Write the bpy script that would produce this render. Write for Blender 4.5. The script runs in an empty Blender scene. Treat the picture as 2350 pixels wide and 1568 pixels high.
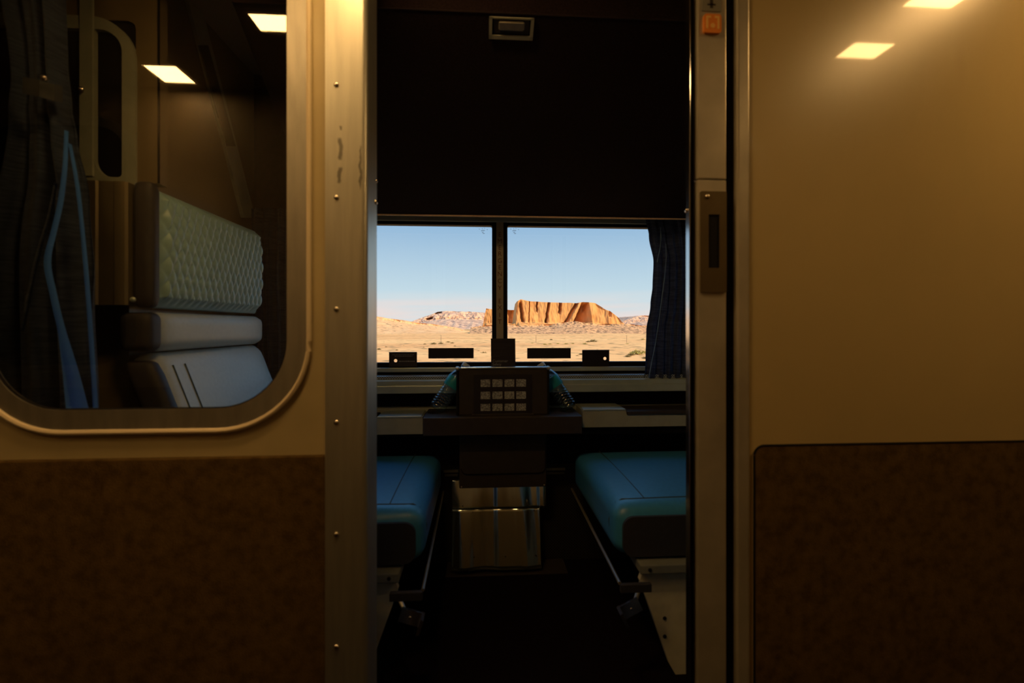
import bpy, bmesh, math, random
from mathutils import Vector, Matrix, noise
C = bpy.context.scene
col = C.collection
random.seed(7)
PI = math.pi
H = 0.95                      # eye height above the compartment floor
F = 1100.0                    # focal length in pixels of the 2350 px frame
TH = math.atan(72 / F)        # the camera is turned a little to the right of the wall's normal

# ---------------------------------------------------------------- camera
cam = bpy.data.cameras.new('camera'); co = bpy.data.objects.new('camera', cam); col.objects.link(co)
cam.sensor_width = 36; cam.lens = F / 2350 * 36
cam.shift_y = -35 / 2350
cam.clip_start = 0.02; cam.clip_end = 6000
co.location = (0, 0, H); co.rotation_euler = (PI/2, 0, -TH)
cam.dof.use_dof = True; cam.dof.focus_distance = 4.2; cam.dof.aperture_fstop = 3.2
C.camera = co

# ---------------------------------------------------------------- exposure
C.view_settings.view_transform = 'Standard'; C.view_settings.look = 'None'
C.view_settings.gamma = 1; C.view_settings.use_curve_mapping = False
C.view_settings.exposure = 0

# ---------------------------------------------------------------- sky
w = bpy.data.worlds.new('sky'); C.world = w; w.use_nodes = True
nt = w.node_tree; N = nt.nodes; L = nt.links; N.clear()
out = N.new('ShaderNodeOutputWorld'); bg = N.new('ShaderNodeBackground'); L.new(bg.outputs[0], out.inputs[0])
tc = N.new('ShaderNodeTexCoord'); sp = N.new('ShaderNodeSeparateXYZ'); L.new(tc.outputs['Generated'], sp.inputs[0])
rp = N.new('ShaderNodeValToRGB'); L.new(sp.outputs[2], rp.inputs[0])
E = rp.color_ramp.elements
E[0].position = 0.0; E[0].color = (.66, .73, .75, 1)
E[1].position = 0.06; E[1].color = (.56, .70, .77, 1)
for p, c in ((.12, (.45, .61, .74)), (.21, (.28, .46, .67)), (.40, (.22, .52, 1.0)), (.8, (.22, .56, 1.1)), (1, (.18, .46, .95))):
    e = E.new(p); e.color = (*c, 1)
mp = N.new('ShaderNodeMapping'); mp.inputs['Scale'].default_value = (1.6, 1.6, 22); L.new(tc.outputs['Generated'], mp.inputs[0])
nz = N.new('ShaderNodeTexNoise'); nz.inputs['Scale'].default_value = 1.3; nz.inputs['Detail'].default_value = 3; L.new(mp.outputs[0], nz.inputs[0])
cr = N.new('ShaderNodeValToRGB'); cr.color_ramp.elements[0].position = .42; cr.color_ramp.elements[1].position = .62; L.new(nz.outputs[0], cr.inputs[0])
lo = N.new('ShaderNodeMapRange'); L.new(sp.outputs[2], lo.inputs[0]); lo.inputs[1].default_value = .075; lo.inputs[2].default_value = .03
mu = N.new('ShaderNodeMath'); mu.operation = 'MULTIPLY'; L.new(cr.outputs[0], mu.inputs[0]); L.new(lo.outputs[0], mu.inputs[1])
mx = N.new('ShaderNodeMix'); mx.data_type = 'RGBA'; L.new(mu.outputs[0], mx.inputs[0]); L.new(rp.outputs[0], mx.inputs[6]); mx.inputs[7].default_value = (.83, .70, .66, 1)
L.new(mx.outputs[2], bg.inputs[0]); bg.inputs[1].default_value = 1.12

# ---------------------------------------------------------------- sun (from behind and to the right)
sl = bpy.data.lights.new('sun', 'SUN'); sl.energy = 5.3; sl.color = (1, .76, .46); sl.angle = .009
so = bpy.data.objects.new('sun', sl); col.objects.link(so)
so.rotation_euler = (-Vector((.72, -.62, .60))).to_track_quat('-Z', 'Y').to_euler()

LAMP = (1.0, .585, .21)
LAMP_POWER = 47.0

# ---------------------------------------------------------------- helpers
def Xp(px, Y):
    return Y * math.tan(TH + math.atan((px - 1175) / F))
def Zp(px, py, Y):           # height relative to the eye of a point measured on plane Y
    return (749 - py) / F * (Xp(px, Y) * math.sin(TH) + Y * math.cos(TH))
def tag(o, label=None, cat=None, group=None, kind=None):
    if label: o['label'] = label
    if cat: o['category'] = cat
    if group: o['group'] = group
    if kind: o['kind'] = kind
    return o
def wloc(o):
    v = Vector((0, 0, 0))
    while o: v = v + o.location; o = o.parent
    return v
def thing(name, loc, label, cat, group=None):
    o = bpy.data.objects.new(name, None); col.objects.link(o); o.empty_display_size = .05
    o.location = (loc[0], loc[1], loc[2] + H)
    return tag(o, label, cat, group)
def obj(name, bm, m, parent=None, smooth=False, label=None, sharp=35):
    """bm is in eye-relative coordinates (z=0 at the eye)"""
    off = Vector((0, 0, H)) - (wloc(parent) if parent else Vector((0, 0, 0)))
    bmesh.ops.translate(bm, verts=bm.verts, vec=off)
    bmesh.ops.recalc_face_normals(bm, faces=bm.faces)
    me = bpy.data.meshes.new(name); bm.to_mesh(me); bm.free()
    if isinstance(m, (list, tuple)):
        for q in m: me.materials.append(q)
    else: me.materials.append(m)
    if smooth:
        me.polygons.foreach_set('use_smooth', [True] * len(me.polygons))
        if sharp: me.set_sharp_from_angle(angle=math.radians(sharp))
    o = bpy.data.objects.new(name, me); col.objects.link(o)
    if parent: o.parent = parent
    if label: o['label'] = label
    return o
def own(name, bm, m, base, label, cat, group=None, smooth=False, sharp=35):
    """a thing that is one mesh, with its origin at its base"""
    o = obj(name, bm, m, None, smooth, None, sharp)
    b = Vector((base[0], base[1], base[2] + H))
    o.data.transform(Matrix.Translation(-b)); o.location = b
    return tag(o, label, cat, group)
def struct(name, bm, m, parent=None, smooth=False):
    o = obj(name, bm, m, parent, smooth)
    if not parent: o['kind'] = 'structure'
    return o
def box(bm, x0, x1, y0, y1, z0, z1, r=0, seg=2):
    b = bmesh.new(); bmesh.ops.create_cube(b, size=1)
    for v in b.verts:
        v.co = Vector(((x0+x1)/2 + v.co.x*(x1-x0), (y0+y1)/2 + v.co.y*(y1-y0), (z0+z1)/2 + v.co.z*(z1-z0)))
    if r > 0:
        bmesh.ops.bevel(b, geom=b.edges[:], offset=r, segments=seg, affect='EDGES', profile=.5)
    merge(bm, b); return bm
def merge(bm, b):
    me = bpy.data.meshes.new('tmp'); b.to_mesh(me); b.free(); bm.from_mesh(me); bpy.data.meshes.remove(me)
def B(*a, **k): return box(bmesh.new(), *a, **k)
def rrect(x0, x1, z0, z1, r, n=10):
    """rounded rectangle; r one number or [bl, br, tr, tl]"""
    if not isinstance(r, (list, tuple)): r = [r]*4
    pts = []
    for (cx, cz, a0, rr) in ((x0, z0, PI, r[0]), (x1, z0, 1.5*PI, r[1]), (x1, z1, 0, r[2]), (x0, z1, .5*PI, r[3])):
        sx = 1 if cx == x0 else -1; sz = 1 if cz == z0 else -1
        ox, oz = cx + sx*rr, cz + sz*rr
        if rr == 0: pts.append((cx, cz)); continue
        for i in range(n+1):
            a = a0 + .5*PI*i/n
            pts.append((ox + rr*math.cos(a), oz + rr*math.sin(a)))
    return pts
def plate(bm, outer, holes, y0, y1):
    """flat plate in the XZ plane with holes, thickness y0..y1"""
    loops = [outer] + list(holes)
    b = bmesh.new(); L0 = []
    for lp in loops:
        vs = [b.verts.new((p[0], y0, p[1])) for p in lp]
        es = [b.edges.new((vs[i], vs[(i+1) % len(vs)])) for i in range(len(vs))]
        L0.append((vs, es))
    bmesh.ops.triangle_fill(b, edges=[e for _, es in L0 for e in es], use_beauty=True, use_dissolve=False)
    fr = list(b.faces)
    r = bmesh.ops.duplicate(b, geom=b.verts[:] + b.edges[:] + b.faces[:])
    vm = r['vert_map']
    for v in L0:
        vs = v[0]
        for i in range(len(vs)):
            a, c = vs[i], vs[(i+1) % len(vs)]
            b.faces.new((a, c, vm[c], vm[a]))
    back = {vm[v] for vs, _ in L0 for v in vs}
    for v in back: v.co.y = y1
    merge(bm, b); return bm
def tube(bm, pts, r, n=8, cap=True):
    pts = [Vector(p) for p in pts]; rings = []
    up = Vector((0, 0, 1))
    for i, p in enumerate(pts):
        d = (pts[min(i+1, len(pts)-1)] - pts[max(i-1, 0)]).normalized()
        s = d.cross(up)
        if s.length < .05: s = d.cross(Vector((0, 1, 0)))
        s.normalize(); t = s.cross(d).normalized()
        rr = r[i] if isinstance(r, (list, tuple)) else r
        rings.append([bm.verts.new(p + s*rr*math.cos(2*PI*k/n) + t*rr*math.sin(2*PI*k/n)) for k in range(n)])
    for a, b in zip(rings, rings[1:]):
        for k in range(n): bm.faces.new((a[k], a[(k+1) % n], b[(k+1) % n], b[k]))
    if cap: bm.faces.new(rings[0]); bm.faces.new(rings[-1])
    return bm
def lathe(bm, prof, M, n=28):
    """prof: (radius, height) pairs about local Z, moved by matrix M"""
    rings = []
    for r, h in prof:
        rings.append([bm.verts.new(M @ Vector((r*math.cos(2*PI*k/n), r*math.sin(2*PI*k/n), h))) for k in range(n)])
    for a, b in zip(rings, rings[1:]):
        for k in range(n): bm.faces.new((a[k], a[(k+1) % n], b[(k+1) % n], b[k]))
    bm.faces.new(rings[0]); bm.faces.new(rings[-1]); return bm
def prism_x(bm, prof, x0, x1):
    """closed profile of (y, z) pushed along X"""
    a = [bm.verts.new((x0, y, z)) for y, z in prof]; b = [bm.verts.new((x1, y, z)) for y, z in prof]
    n = len(prof)
    for i in range(n): bm.faces.new((a[i], a[(i+1) % n], b[(i+1) % n], b[i]))
    bm.faces.new(a); bm.faces.new(b); return bm
def prism_y(bm, prof, y0, y1):
    a = [bm.verts.new((x, y0, z)) for x, z in prof]; b = [bm.verts.new((x, y1, z)) for x, z in prof]
    n = len(prof)
    for i in range(n): bm.faces.new((a[i], a[(i+1) % n], b[(i+1) % n], b[i]))
    bm.faces.new(a); bm.faces.new(b); return bm
def cushion(x0, x1, y0, y1, z0, z1, r, n=16, fn=None):
    """soft block: a fine box whose corners are rounded by radius r; fn(u,v,w,p) may displace"""
    b = bmesh.new(); bmesh.ops.create_cube(b, size=2)
    bmesh.ops.subdivide_edges(b, edges=b.edges[:], cuts=n, use_grid_fill=True)
    c = Vector(((x0+x1)/2, (y0+y1)/2, (z0+z1)/2)); hs = Vector(((x1-x0)/2, (y1-y0)/2, (z1-z0)/2))
    for v in b.verts:
        q = v.co.copy()
        # push sample lines towards the rounded edges
        q = Vector([math.copysign(abs(t)**.8, t) for t in q])
        p = Vector([q[i]*hs[i] for i in range(3)])
        inn = Vector([max(-(hs[i]-r), min(hs[i]-r, p[i])) for i in range(3)])
        d = p - inn
        if d.length > 1e-6: p = inn + d.normalized()*r
        p = p + c
        if fn: p = fn(q, p)
        v.co = p
    return b
def text(body, size, m, parent, loc, name='lettering', ext=.0004, align='CENTER', rotz=0, shear=0, leading=1):
    cu = bpy.data.curves.new(name, 'FONT'); cu.body = body; cu.size = size; cu.extrude = ext
    cu.align_x = align; cu.align_y = 'CENTER'; cu.space_line = leading
    t = bpy.data.objects.new('tmp', cu); col.objects.link(t)
    bpy.context.view_layer.update()
    me = bpy.data.meshes.new_from_object(t); bpy.data.objects.remove(t)
    b = bmesh.new(); b.from_mesh(me); bpy.data.meshes.remove(me)
    b.transform(Matrix.Translation(Vector(loc)) @ Matrix.Rotation(rotz, 4, 'Y') @ Matrix.Rotation(PI/2, 4, 'X'))
    return obj(name, b, m, parent)
def copy_tree(o, parent=None):
    c = o.copy(); col.objects.link(c); c.parent = parent
    for ch in [q for q in list(bpy.data.objects) if q.parent == o]: copy_tree(ch, c)
    return c

# ---------------------------------------------------------------- materials
def mat(name, base, rough=.5, metal=0, coat=0, coat_rough=.05, n=None, namt=.25, bump=0, bscale=200, stretch=None, sheen=0, spec=None, base2=None, ramp=(.35, .65), det=4, trans=0):
    m = bpy.data.materials.new(name); m.use_nodes = True; T = m.node_tree; P = T.nodes['Principled BSDF']
    P.inputs['Base Color'].default_value = (*base, 1); P.inputs['Roughness'].default_value = rough; P.inputs['Metallic'].default_value = metal
    P.inputs['Coat Weight'].default_value = coat; P.inputs['Coat Roughness'].default_value = coat_rough
    P.inputs['Sheen Weight'].default_value = sheen
    if spec is not None: P.inputs['Specular IOR Level'].default_value = spec
    co_ = T.nodes.new('ShaderNodeTexCoord'); mpn = T.nodes.new('ShaderNodeMapping'); T.links.new(co_.outputs['Object'], mpn.inputs[0])
    if stretch: mpn.inputs['Scale'].default_value = stretch
    if n:
        t = T.nodes.new('ShaderNodeTexNoise'); t.inputs['Scale'].default_value = n; t.inputs['Detail'].default_value = det; T.links.new(mpn.outputs[0], t.inputs[0])
        r = T.nodes.new('ShaderNodeValToRGB'); T.links.new(t.outputs[0], r.inputs[0])
        r.color_ramp.elements[0].position = ramp[0]; r.color_ramp.elements[1].position = ramp[1]
        b2 = base2 if base2 else tuple(c*(1-namt) for c in base)
        r.color_ramp.elements[0].color = (*b2, 1); r.color_ramp.elements[1].color = (*base, 1)
        T.links.new(r.outputs[0], P.inputs['Base Color'])
    if bump:
        t = T.nodes.new('ShaderNodeTexNoise'); t.inputs['Scale'].default_value = bscale; t.inputs['Detail'].default_value = 3; T.links.new(mpn.outputs[0], t.inputs[0])
        bn = T.nodes.new('ShaderNodeBump'); bn.inputs['Strength'].default_value = bump; bn.inputs['Distance'].default_value = .002
        T.links.new(t.outputs[0], bn.inputs['Height']); T.links.new(bn.outputs[0], P.inputs['Normal'])
    return m
M = {}
M['panel'] = mat('cream laminate', (.57, .435, .20), .30, spec=.8, coat=.6, coat_rough=.045, n=3, namt=.06, bump=.05, bscale=60)
M['panel_left'] = mat('cream painted panel', (.50, .40, .205), .34, coat=.3, coat_rough=.12, n=7, namt=.12, bump=.05, bscale=90)
M['alu'] = mat('brushed aluminium', (.74, .72, .62), .40, .90, n=14, namt=.12, bump=.08, bscale=60, stretch=(6, 6, .5))
M['alu_jamb'] = mat('satin aluminium jamb', (.70, .63, .50), .38, .6, n=9, namt=.2, bump=.1, bscale=40)
M['alu_dull'] = mat('worn aluminium', (.46, .43, .36), .42, .8, n=20, namt=.15, bump=.1, bscale=80, stretch=(3, 3, .6))
M['edge'] = mat('polished edge metal', (.75, .75, .75), .16, 1)
M['screw'] = mat('screw steel', (.75, .68, .58), .22, 1)
M['carpet'] = mat('brown wall carpet', (.150, .092, .027), 1, n=48, base2=(.078, .046, .013), ramp=(.3, .72), det=8, bump=.8, bscale=420, spec=.1)
M['black'] = mat('black rubber', (.006, .005, .005), .7, spec=.2)
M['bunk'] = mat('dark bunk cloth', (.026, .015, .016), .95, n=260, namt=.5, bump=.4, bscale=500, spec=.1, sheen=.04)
M['bunk_trim'] = mat('bunk edge piping', (.85, .62, .42), .5, n=400, namt=.3, bump=.4, bscale=500)
M['dark'] = mat('dark wall liner', (.030, .018, .018), .8, n=20, namt=.3, spec=.2)
M['dkpurple'] = mat('dark plum fabric wall', (.020, .014, .020), .9, n=60, namt=.3, spec=.1)
M['endwall'] = mat('brown laminate end wall', (.20, .15, .075), .5, coat=.2, coat_rough=.15, n=4, namt=.1)
M['grey'] = mat('grey plastic', (.20, .21, .19), .45, n=30, namt=.12, bump=.05)
M['grey2'] = mat('grey green sill metal', (.50, .57, .50), .34, .35, n=18, namt=.12)
M['tan'] = mat('tan moulded plastic', (.36, .37, .29), .5, n=25, namt=.12, bump=.08)
M['brown'] = mat('brown moulded plastic', (.042, .032, .024), .5, n=40, namt=.2, bump=.12, bscale=300)
M['brown2'] = mat('brown inset plastic', (.034, .026, .021), .55, n=40, namt=.2)
M['vinyl'] = mat('blue seat vinyl', (.045, .235, .47), .36, n=90, namt=.10, bump=.12, bscale=420)
M['vinyl_side'] = mat('dark seat side vinyl', (.030, .028, .032), .6, n=90, namt=.2, bump=.1, bscale=400)
M['back'] = mat('silver grey seat vinyl', (.52, .57, .53), .42, n=90, namt=.08, bump=.1, bscale=420)
M['quilt'] = mat('quilted grey green vinyl', (.36, .58, .62), .34, n=90, namt=.08)
M['welt'] = mat('dark seam piping', (.03, .05, .06), .6)
M['denim'] = mat('blue woven curtain', (.10, .13, .20), .85, n=22, base2=(.05, .065, .105), stretch=(1, 1, 9), bump=.5, bscale=300, sheen=.25, spec=.15)
M['hem'] = mat('pale blue curtain hem', (.22, .36, .50), .8, bump=.5, bscale=600)
M['steel'] = mat('stainless steel sheet', (.70, .78, .70), .15, .95)
M['floor'] = mat('black carpet', (.010, .006, .006), 1, n=120, namt=.5, bump=.7, bscale=300, spec=.05)
M['cfloor'] = mat('corridor carpet', (.05, .035, .03), 1, n=120, namt=.5, bump=.7, bscale=300, spec=.05)
M['ceil'] = mat('ceiling laminate', (.26, .22, .15), .6)
M['wall_b'] = mat('brown corridor laminate', (.26, .20, .12), .5)
M['chrome'] = mat('chrome', (.8, .8, .78), .18, 1)
M['ink'] = mat('black sign film', (.010, .004, .004), .6, n=200, namt=.3)
M['card'] = mat('dark safety card', (.016, .011, .014), .5)
M['cardink'] = mat('grey card print', (.30, .30, .29), .6)
M['pict'] = mat('printed grey pictures', (.46, .48, .46), .6, n=230, base2=(.16, .16, .155), ramp=(.38, .62), det=2)
M['redink'] = mat('dull red lettering', (.13, .025, .012), .6)
M['strip'] = mat('tan mullion strip', (.40, .34, .23), .5)
M['orange'] = mat('orange call button plastic', (.85, .27, .04), .4)
M['orange2'] = mat('pale orange symbol', (.95, .55, .16), .4)
M['label'] = mat('grey label', (.22, .21, .17), .5)
M['cap'] = mat('white bottle cap', (.6, .65, .65), .4)
M['etch'] = mat('etched grey mark', (.42, .47, .52), .8)
M['coverpanel'] = mat('beige seat pedestal paint', (.66, .62, .45), .5, n=30, namt=.12, bump=.1, bscale=200)

def scuffed_post():
    m = M['alu'].copy(); m.name = 'scuffed aluminium post'; T = m.node_tree; P = T.nodes['Principled BSDF']
    src = P.inputs['Base Color'].links[0].from_socket
    g = T.nodes.new('ShaderNodeNewGeometry'); s = T.nodes.new('ShaderNodeSeparateXYZ'); T.links.new(g.outputs['Position'], s.inputs[0])
    t = T.nodes.new('ShaderNodeTexNoise'); t.inputs['Scale'].default_value = 38; t.inputs['Detail'].default_value = 5; T.links.new(g.outputs['Position'], t.inputs[0])
    def math_(op, a, b=None, c=None):
        n = T.nodes.new('ShaderNodeMath'); n.operation = op
        for i, v in enumerate((a, b, c)):
            if v is None: continue
            if isinstance(v, (int, float)): n.inputs[i].default_value = v
            else: T.links.new(v, n.inputs[i])
        return n.outputs[0]
    def mark(x, z0, z1, w_, lean):
        zc = (z0+z1)/2; hz = (z1-z0)/2
        wob = math_('MULTIPLY_ADD', t.outputs[0], .016, -.008)
        xx = math_('ADD', math_('MULTIPLY_ADD', math_('SUBTRACT', s.outputs[2], zc), lean, math_('SUBTRACT', s.outputs[0], x)), wob)
        a = math_('SUBTRACT', 1, math_('DIVIDE', math_('ABSOLUTE', xx), w_))
        b = math_('SUBTRACT', 1, math_('POWER', math_('DIVIDE', math_('ABSOLUTE', math_('SUBTRACT', s.outputs[2], zc)), hz), 4))
        r = math_('MULTIPLY', math_('MAXIMUM', a, 0), math_('MAXIMUM', b, 0))
        return math_('MINIMUM', math_('MULTIPLY', r, math_('MULTIPLY', t.outputs[0], 4.0)), 1)
    marks = [mark(Xp(784, .95), H+Zp(784, 372, .95), H+Zp(784, 318, .95), .0055, 0.02),
             mark(Xp(782, .95), H+Zp(782, 425, .95), H+Zp(782, 385, .95), .0045, -.12),
             mark(Xp(783, .95), H+Zp(783, 303, .95), H+Zp(783, 292, .95), .003, 0),
             mark(Xp(829, .95), H+Zp(829, 440, .95), H+Zp(829, 335, .95), .0028, 0)]
    acc = marks[0]
    for k in marks[1:]: acc = math_('MAXIMUM', acc, k)
    x = T.nodes.new('ShaderNodeMix'); x.data_type = 'RGBA'
    T.links.new(math_('MULTIPLY', acc, .62), x.inputs[0]); T.links.new(src, x.inputs[6]); x.inputs[7].default_value = (.05, .035, .02, 1)
    T.links.new(x.outputs[2], P.inputs['Base Color'])
    return m
M['post'] = scuffed_post()

def glass_mat(name, tint, ior=1.5):
    m = bpy.data.materials.new(name); m.use_nodes = True; T = m.node_tree; T.nodes.clear()
    o = T.nodes.new('ShaderNodeOutputMaterial'); x = T.nodes.new('ShaderNodeMixShader'); tr = T.nodes.new('ShaderNodeBsdfTransparent'); gl = T.nodes.new('ShaderNodeBsdfGlossy'); f = T.nodes.new('ShaderNodeFresnel')
    tr.inputs[0].default_value = (*tint, 1); gl.inputs['Roughness'].default_value = .12 if 'bottle' in name else .02; 
    ge = T.nodes.new('ShaderNodeNewGeometry'); mi = T.nodes.new('ShaderNodeMix'); mi.inputs[2].default_value = ior; mi.inputs[3].default_value = 1/ior
    T.links.new(ge.outputs['Backfacing'], mi.inputs[0]); T.links.new(mi.outputs[0], f.inputs[0])
    T.links.new(f.outputs[0], x.inputs[0]); T.links.new(tr.outputs[0], x.inputs[1]); T.links.new(gl.outputs[0], x.inputs[2]); T.links.new(x.outputs[0], o.inputs[0])
    return m
M['glass'] = glass_mat('window glass', (.97, .98, .98), 1.35)
M['glass_in'] = glass_mat('corridor window glass', (.93, .93, .90), 1.55)
def pet(name, col_, rough=.05):
    m = bpy.data.materials.new(name); m.use_nodes = True; P = m.node_tree.nodes['Principled BSDF']
    P.inputs['Base Color'].default_value = (*col_, 1); P.inputs['Transmission Weight'].default_value = 1; P.inputs['Roughness'].default_value = rough; P.inputs['IOR'].default_value = 1.33
    return m
M['bottle'] = glass_mat('clear bottle plastic', (.78, .90, .93), 2.2)
M['blabel'] = pet('teal bottle label film', (.03, .36, .42), .3); M['blabel'].node_tree.nodes['Principled BSDF'].inputs['Transmission Weight'].default_value = .15
def emit(name, c, s):
    m = bpy.data.materials.new(name); m.use_nodes = True; P = m.node_tree.nodes['Principled BSDF']
    P.inputs['Base Color'].default_value = (.8, .75, .6, 1); P.inputs['Emission Color'].default_value = (*c, 1); P.inputs['Emission Strength'].default_value = s
    return m
M['lamp'] = emit('lit amber diffuser', LAMP, LAMP_POWER)
def perforated(name, base, scale, hole=(.004, .004, .004)):
    m = mat(name, base, .4, .5); T = m.node_tree; P = T.nodes['Principled BSDF']
    c = T.nodes.new('ShaderNodeTexCoord'); v = T.nodes.new('ShaderNodeTexVoronoi'); v.inputs['Scale'].default_value = scale; v.inputs['Randomness'].default_value = 0
    mpv = T.nodes.new('ShaderNodeMapping'); mpv.inputs['Rotation'].default_value = (0, PI/4, 0)
    T.links.new(c.outputs['Object'], mpv.inputs[0]); T.links.new(mpv.outputs[0], v.inputs[0])
    r = T.nodes.new('ShaderNodeValToRGB'); r.color_ramp.elements[0].position = .30; r.color_ramp.elements[1].position = .36
    r.color_ramp.elements[0].color = (*hole, 1); r.color_ramp.elements[1].color = (*base, 1)
    T.links.new(v.outputs['Distance'], r.inputs[0]); T.links.new(r.outputs[0], P.inputs['Base Color'])
    return m
M['perf'] = perforated('perforated vent metal', (.5, .55, .57), 150)
M['perf2'] = perforated('dark perforated metal', (.06, .055, .05), 120)

# ================================================================ SETTING
YW = .97            # corridor wall plane
YR = 1.97           # window wall plane
XL, XR = -.90, 1.10 # end walls of the compartment
YB = -.15           # wall behind the camera
CZ = 1.0            # ceiling
ZF = -.95
ZW = -.254          # top of the carpet wainscot

struct('floor', B(-3.2, 3.2, YB-.02, 2.02, ZF-.04, ZF), M['floor'])
struct('ceiling', B(-3.2, 3.2, YB-.02, 2.06, CZ, CZ+.04), M['ceil'])
# ---- left corridor wall with the big rounded window
gl = rrect(Xp(-26, YW), Xp(660, YW), -.160, .92, .132, 14)
ring_o = rrect(Xp(-72, YW), Xp(706, YW), -.199, .955, .170, 14)
wall_l = struct('wall_left', plate(bmesh.new(), [(-3.2, ZW), (-.2985, ZW), (-.2985, CZ), (-3.2, CZ)], [ring_o], YW, YW+.03), M['panel_left'])
win1 = thing('window_1', (Xp(330, YW), YW, -.199), None, None); win1['kind'] = 'structure'
rb = plate(bmesh.new(), ring_o, [gl], YW-.004, YW+.008)
ro = obj('window_frame', rb, M['alu_dull'], win1)
bm = bmesh.new()          # raised lip round the frame
cx, cz = (Xp(-72, YW)+Xp(706, YW))/2, .33
tube(bm, [(p[0], YW-.004, p[1]) for p in rrect(Xp(-72, YW)-.004, Xp(706, YW)+.004, -.203, .959, .174, 14)] + [(Xp(-72, YW)-.004, YW-.004, -.203+.174)], .0055, 8, False)
obj('window_lip', bm, mat('glossy cream lip', (.80, .66, .44), .2, coat=1, coat_rough=.12), win1, True)
bm = bmesh.new()
tube(bm, [(p[0], YW+.001, p[1]) for p in gl] + [(gl[0][0], YW+.001, gl[0][1])], .003, 6, False)
obj('gasket', bm, M['black'], win1, True)
obj('window_pane', plate(bmesh.new(), rrect(Xp(-26, YW)-.003, Xp(660, YW)+.003, -.163, .923, .132, 14), [], YW+.003, YW+.004), M['glass_in'], win1)
# wainscot carpet, left
struct('trim_1', B(-3.2, -.2985, YW-.004, YW+.03, ZF, ZW-.001, r=.003), M['carpet'])
# ---- left door post
bm = bmesh.new()
prof = [(-.2985, .943), (-.2985, 1.03), (-.2190, 1.03)]
r_ = .012
for i in range(9):
    a = -PI/2*i/8
    prof.append((-.2190-.0135+r_*math.cos(a)+.0015, .943+r_+r_*math.sin(a)))
a_ = [bm.verts.new((x, y, ZF)) for x, y in prof]; b_ = [bm.verts.new((x, y, CZ)) for x, y in prof]
for i in range(len(prof)): bm.faces.new((a_[i], a_[(i+1) % len(prof)], b_[(i+1) % len(prof)], b_[i]))
bm.faces.new(a_); bm.faces.new(b_)
post = struct('trim_2', bm, M['post'], None, True)
def screw(parent, x, y, z, r=.0050, m='screw', normal=(0, -1, 0), name='screw'):
    b = bmesh.new()
    R = Vector((0, 0, 1)).rotation_difference(Vector(normal)).to_matrix().to_4x4()
    lathe(b, [(r, -.001), (r, .0006), (r*.85, r*.42), (r*.5, r*.62), (r*.12, r*.68)], Matrix.Translation((x, y, z)) @ R, 14)
    return obj(name, b, M[m], parent, True, sharp=60)
for py in (195, 453, 710, 970, 1227, 1485):
    screw(post, Xp(772, .943), .943, Zp(772, py, .943))
# snaps on the door reveals
for (x, y, px, py) in ((-.2187, 1.015, 852, 464), (-.2187, 1.020, 851, 415)):
    screw(post, x+.001, y, Zp(px, py, y), .0048 if py == 464 else .003, normal=(1, 0, 0), name='snap')

# ---- right jamb assembly
jamb = thing('trim_3', (.48, YW, ZF), None, None); jamb['kind'] = 'structure'
obj('jamb_edge', B(.4330, .4355, YW, YW+.018, ZF, CZ, r=.0009), M['edge'], jamb)
obj('dark_channel', B(.4355, .4497, YW+.016, YW+.02, ZF, CZ), M['black'], jamb)
bm = B(.4497, .5110, YW-.003, YW+.02, Zp(1630, 412, YW), CZ, r=.0022); box(bm, .4497, .5110, YW-.003, YW+.02, ZF, Zp(1630, 414, YW), r=.0022)
obj('jamb_strip', bm, M['alu_jamb'], jamb)
obj('dark_gap', B(.5110, .5339, YW+.012, YW+.02, ZF, CZ), M['black'], jamb)
obj('outer_strip', B(.5339, .5605, YW-.005, YW+.02, ZF, CZ, r=.004), M['alu_jamb'], jamb)
screw(jamb, .4322, YW+.013, Zp(1566, 483, YW+.013), .0046, normal=(-1, 0, 0), name='snap')
# latch plate
lp = thing('latch_plate', (.481, YW-.003, Zp(1635, 672, YW)), 'bronze strike plate with tall dark slot on the right door jamb', 'latch plate')
o0 = rrect(Xp(1605, YW), Xp(1664, YW), Zp(1635, 672, YW), Zp(1635, 441, YW), .003, 4)
h0 = rrect(Xp(1623, YW), Xp(1648, YW), Zp(1635, 616, YW), Zp(1635, 494, YW), .0015, 3)
mb = mat('bronze latch plate', (.20, .15, .075), .42, .7, n=12, namt=.15)
obj('plate', plate(bmesh.new(), o0, [h0], YW-.0065, YW-.003), mb, lp)
obj('slot', B(Xp(1622, YW), Xp(1649, YW), YW-.0042, YW-.0032, Zp(1635, 617, YW), Zp(1635, 493, YW)), M['black'], lp)
screw(lp, Xp(1620, YW), YW-.0065, Zp(1620, 453, YW), .0052)
# call button + label
cb = thing('call_button', (Xp(1631, YW), YW-.003, Zp(1631, 81, YW)), 'small orange square push button with pale bell symbol on the jamb', 'button')
x0, x1, z0, z1 = Xp(1611, YW), Xp(1651, YW), Zp(1631, 81, YW), Zp(1631, 38, YW)
obj('button', plate(bmesh.new(), rrect(x0, x1, z0, z1, .006, 5), [], YW-.009, YW-.003), M['orange'], cb)
bm = bmesh.new(); xc, zc = (x0+x1)/2, (z0+z1)/2; s = (x1-x0)
plate(bm, rrect(x0+.12*s, x0+.24*s, z0+.22*s, z1-.12*s, .001, 2), [], YW-.0096, YW-.009)
plate(bm, rrect(x1-.24*s, x1-.12*s, z0+.22*s, z1-.12*s, .001, 2), [], YW-.0096, YW-.009)
plate(bm, [(xc+.13*s*math.cos(2*PI*k/14), zc-.13*s+.13*s*math.sin(2*PI*k/14)) for k in range(14)], [], YW-.0096, YW-.009)
plate(bm, rrect(x0+.12*s, x0+.40*s, z1-.24*s, z1-.12*s, .001, 2), [], YW-.0098, YW-.0091)
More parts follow.
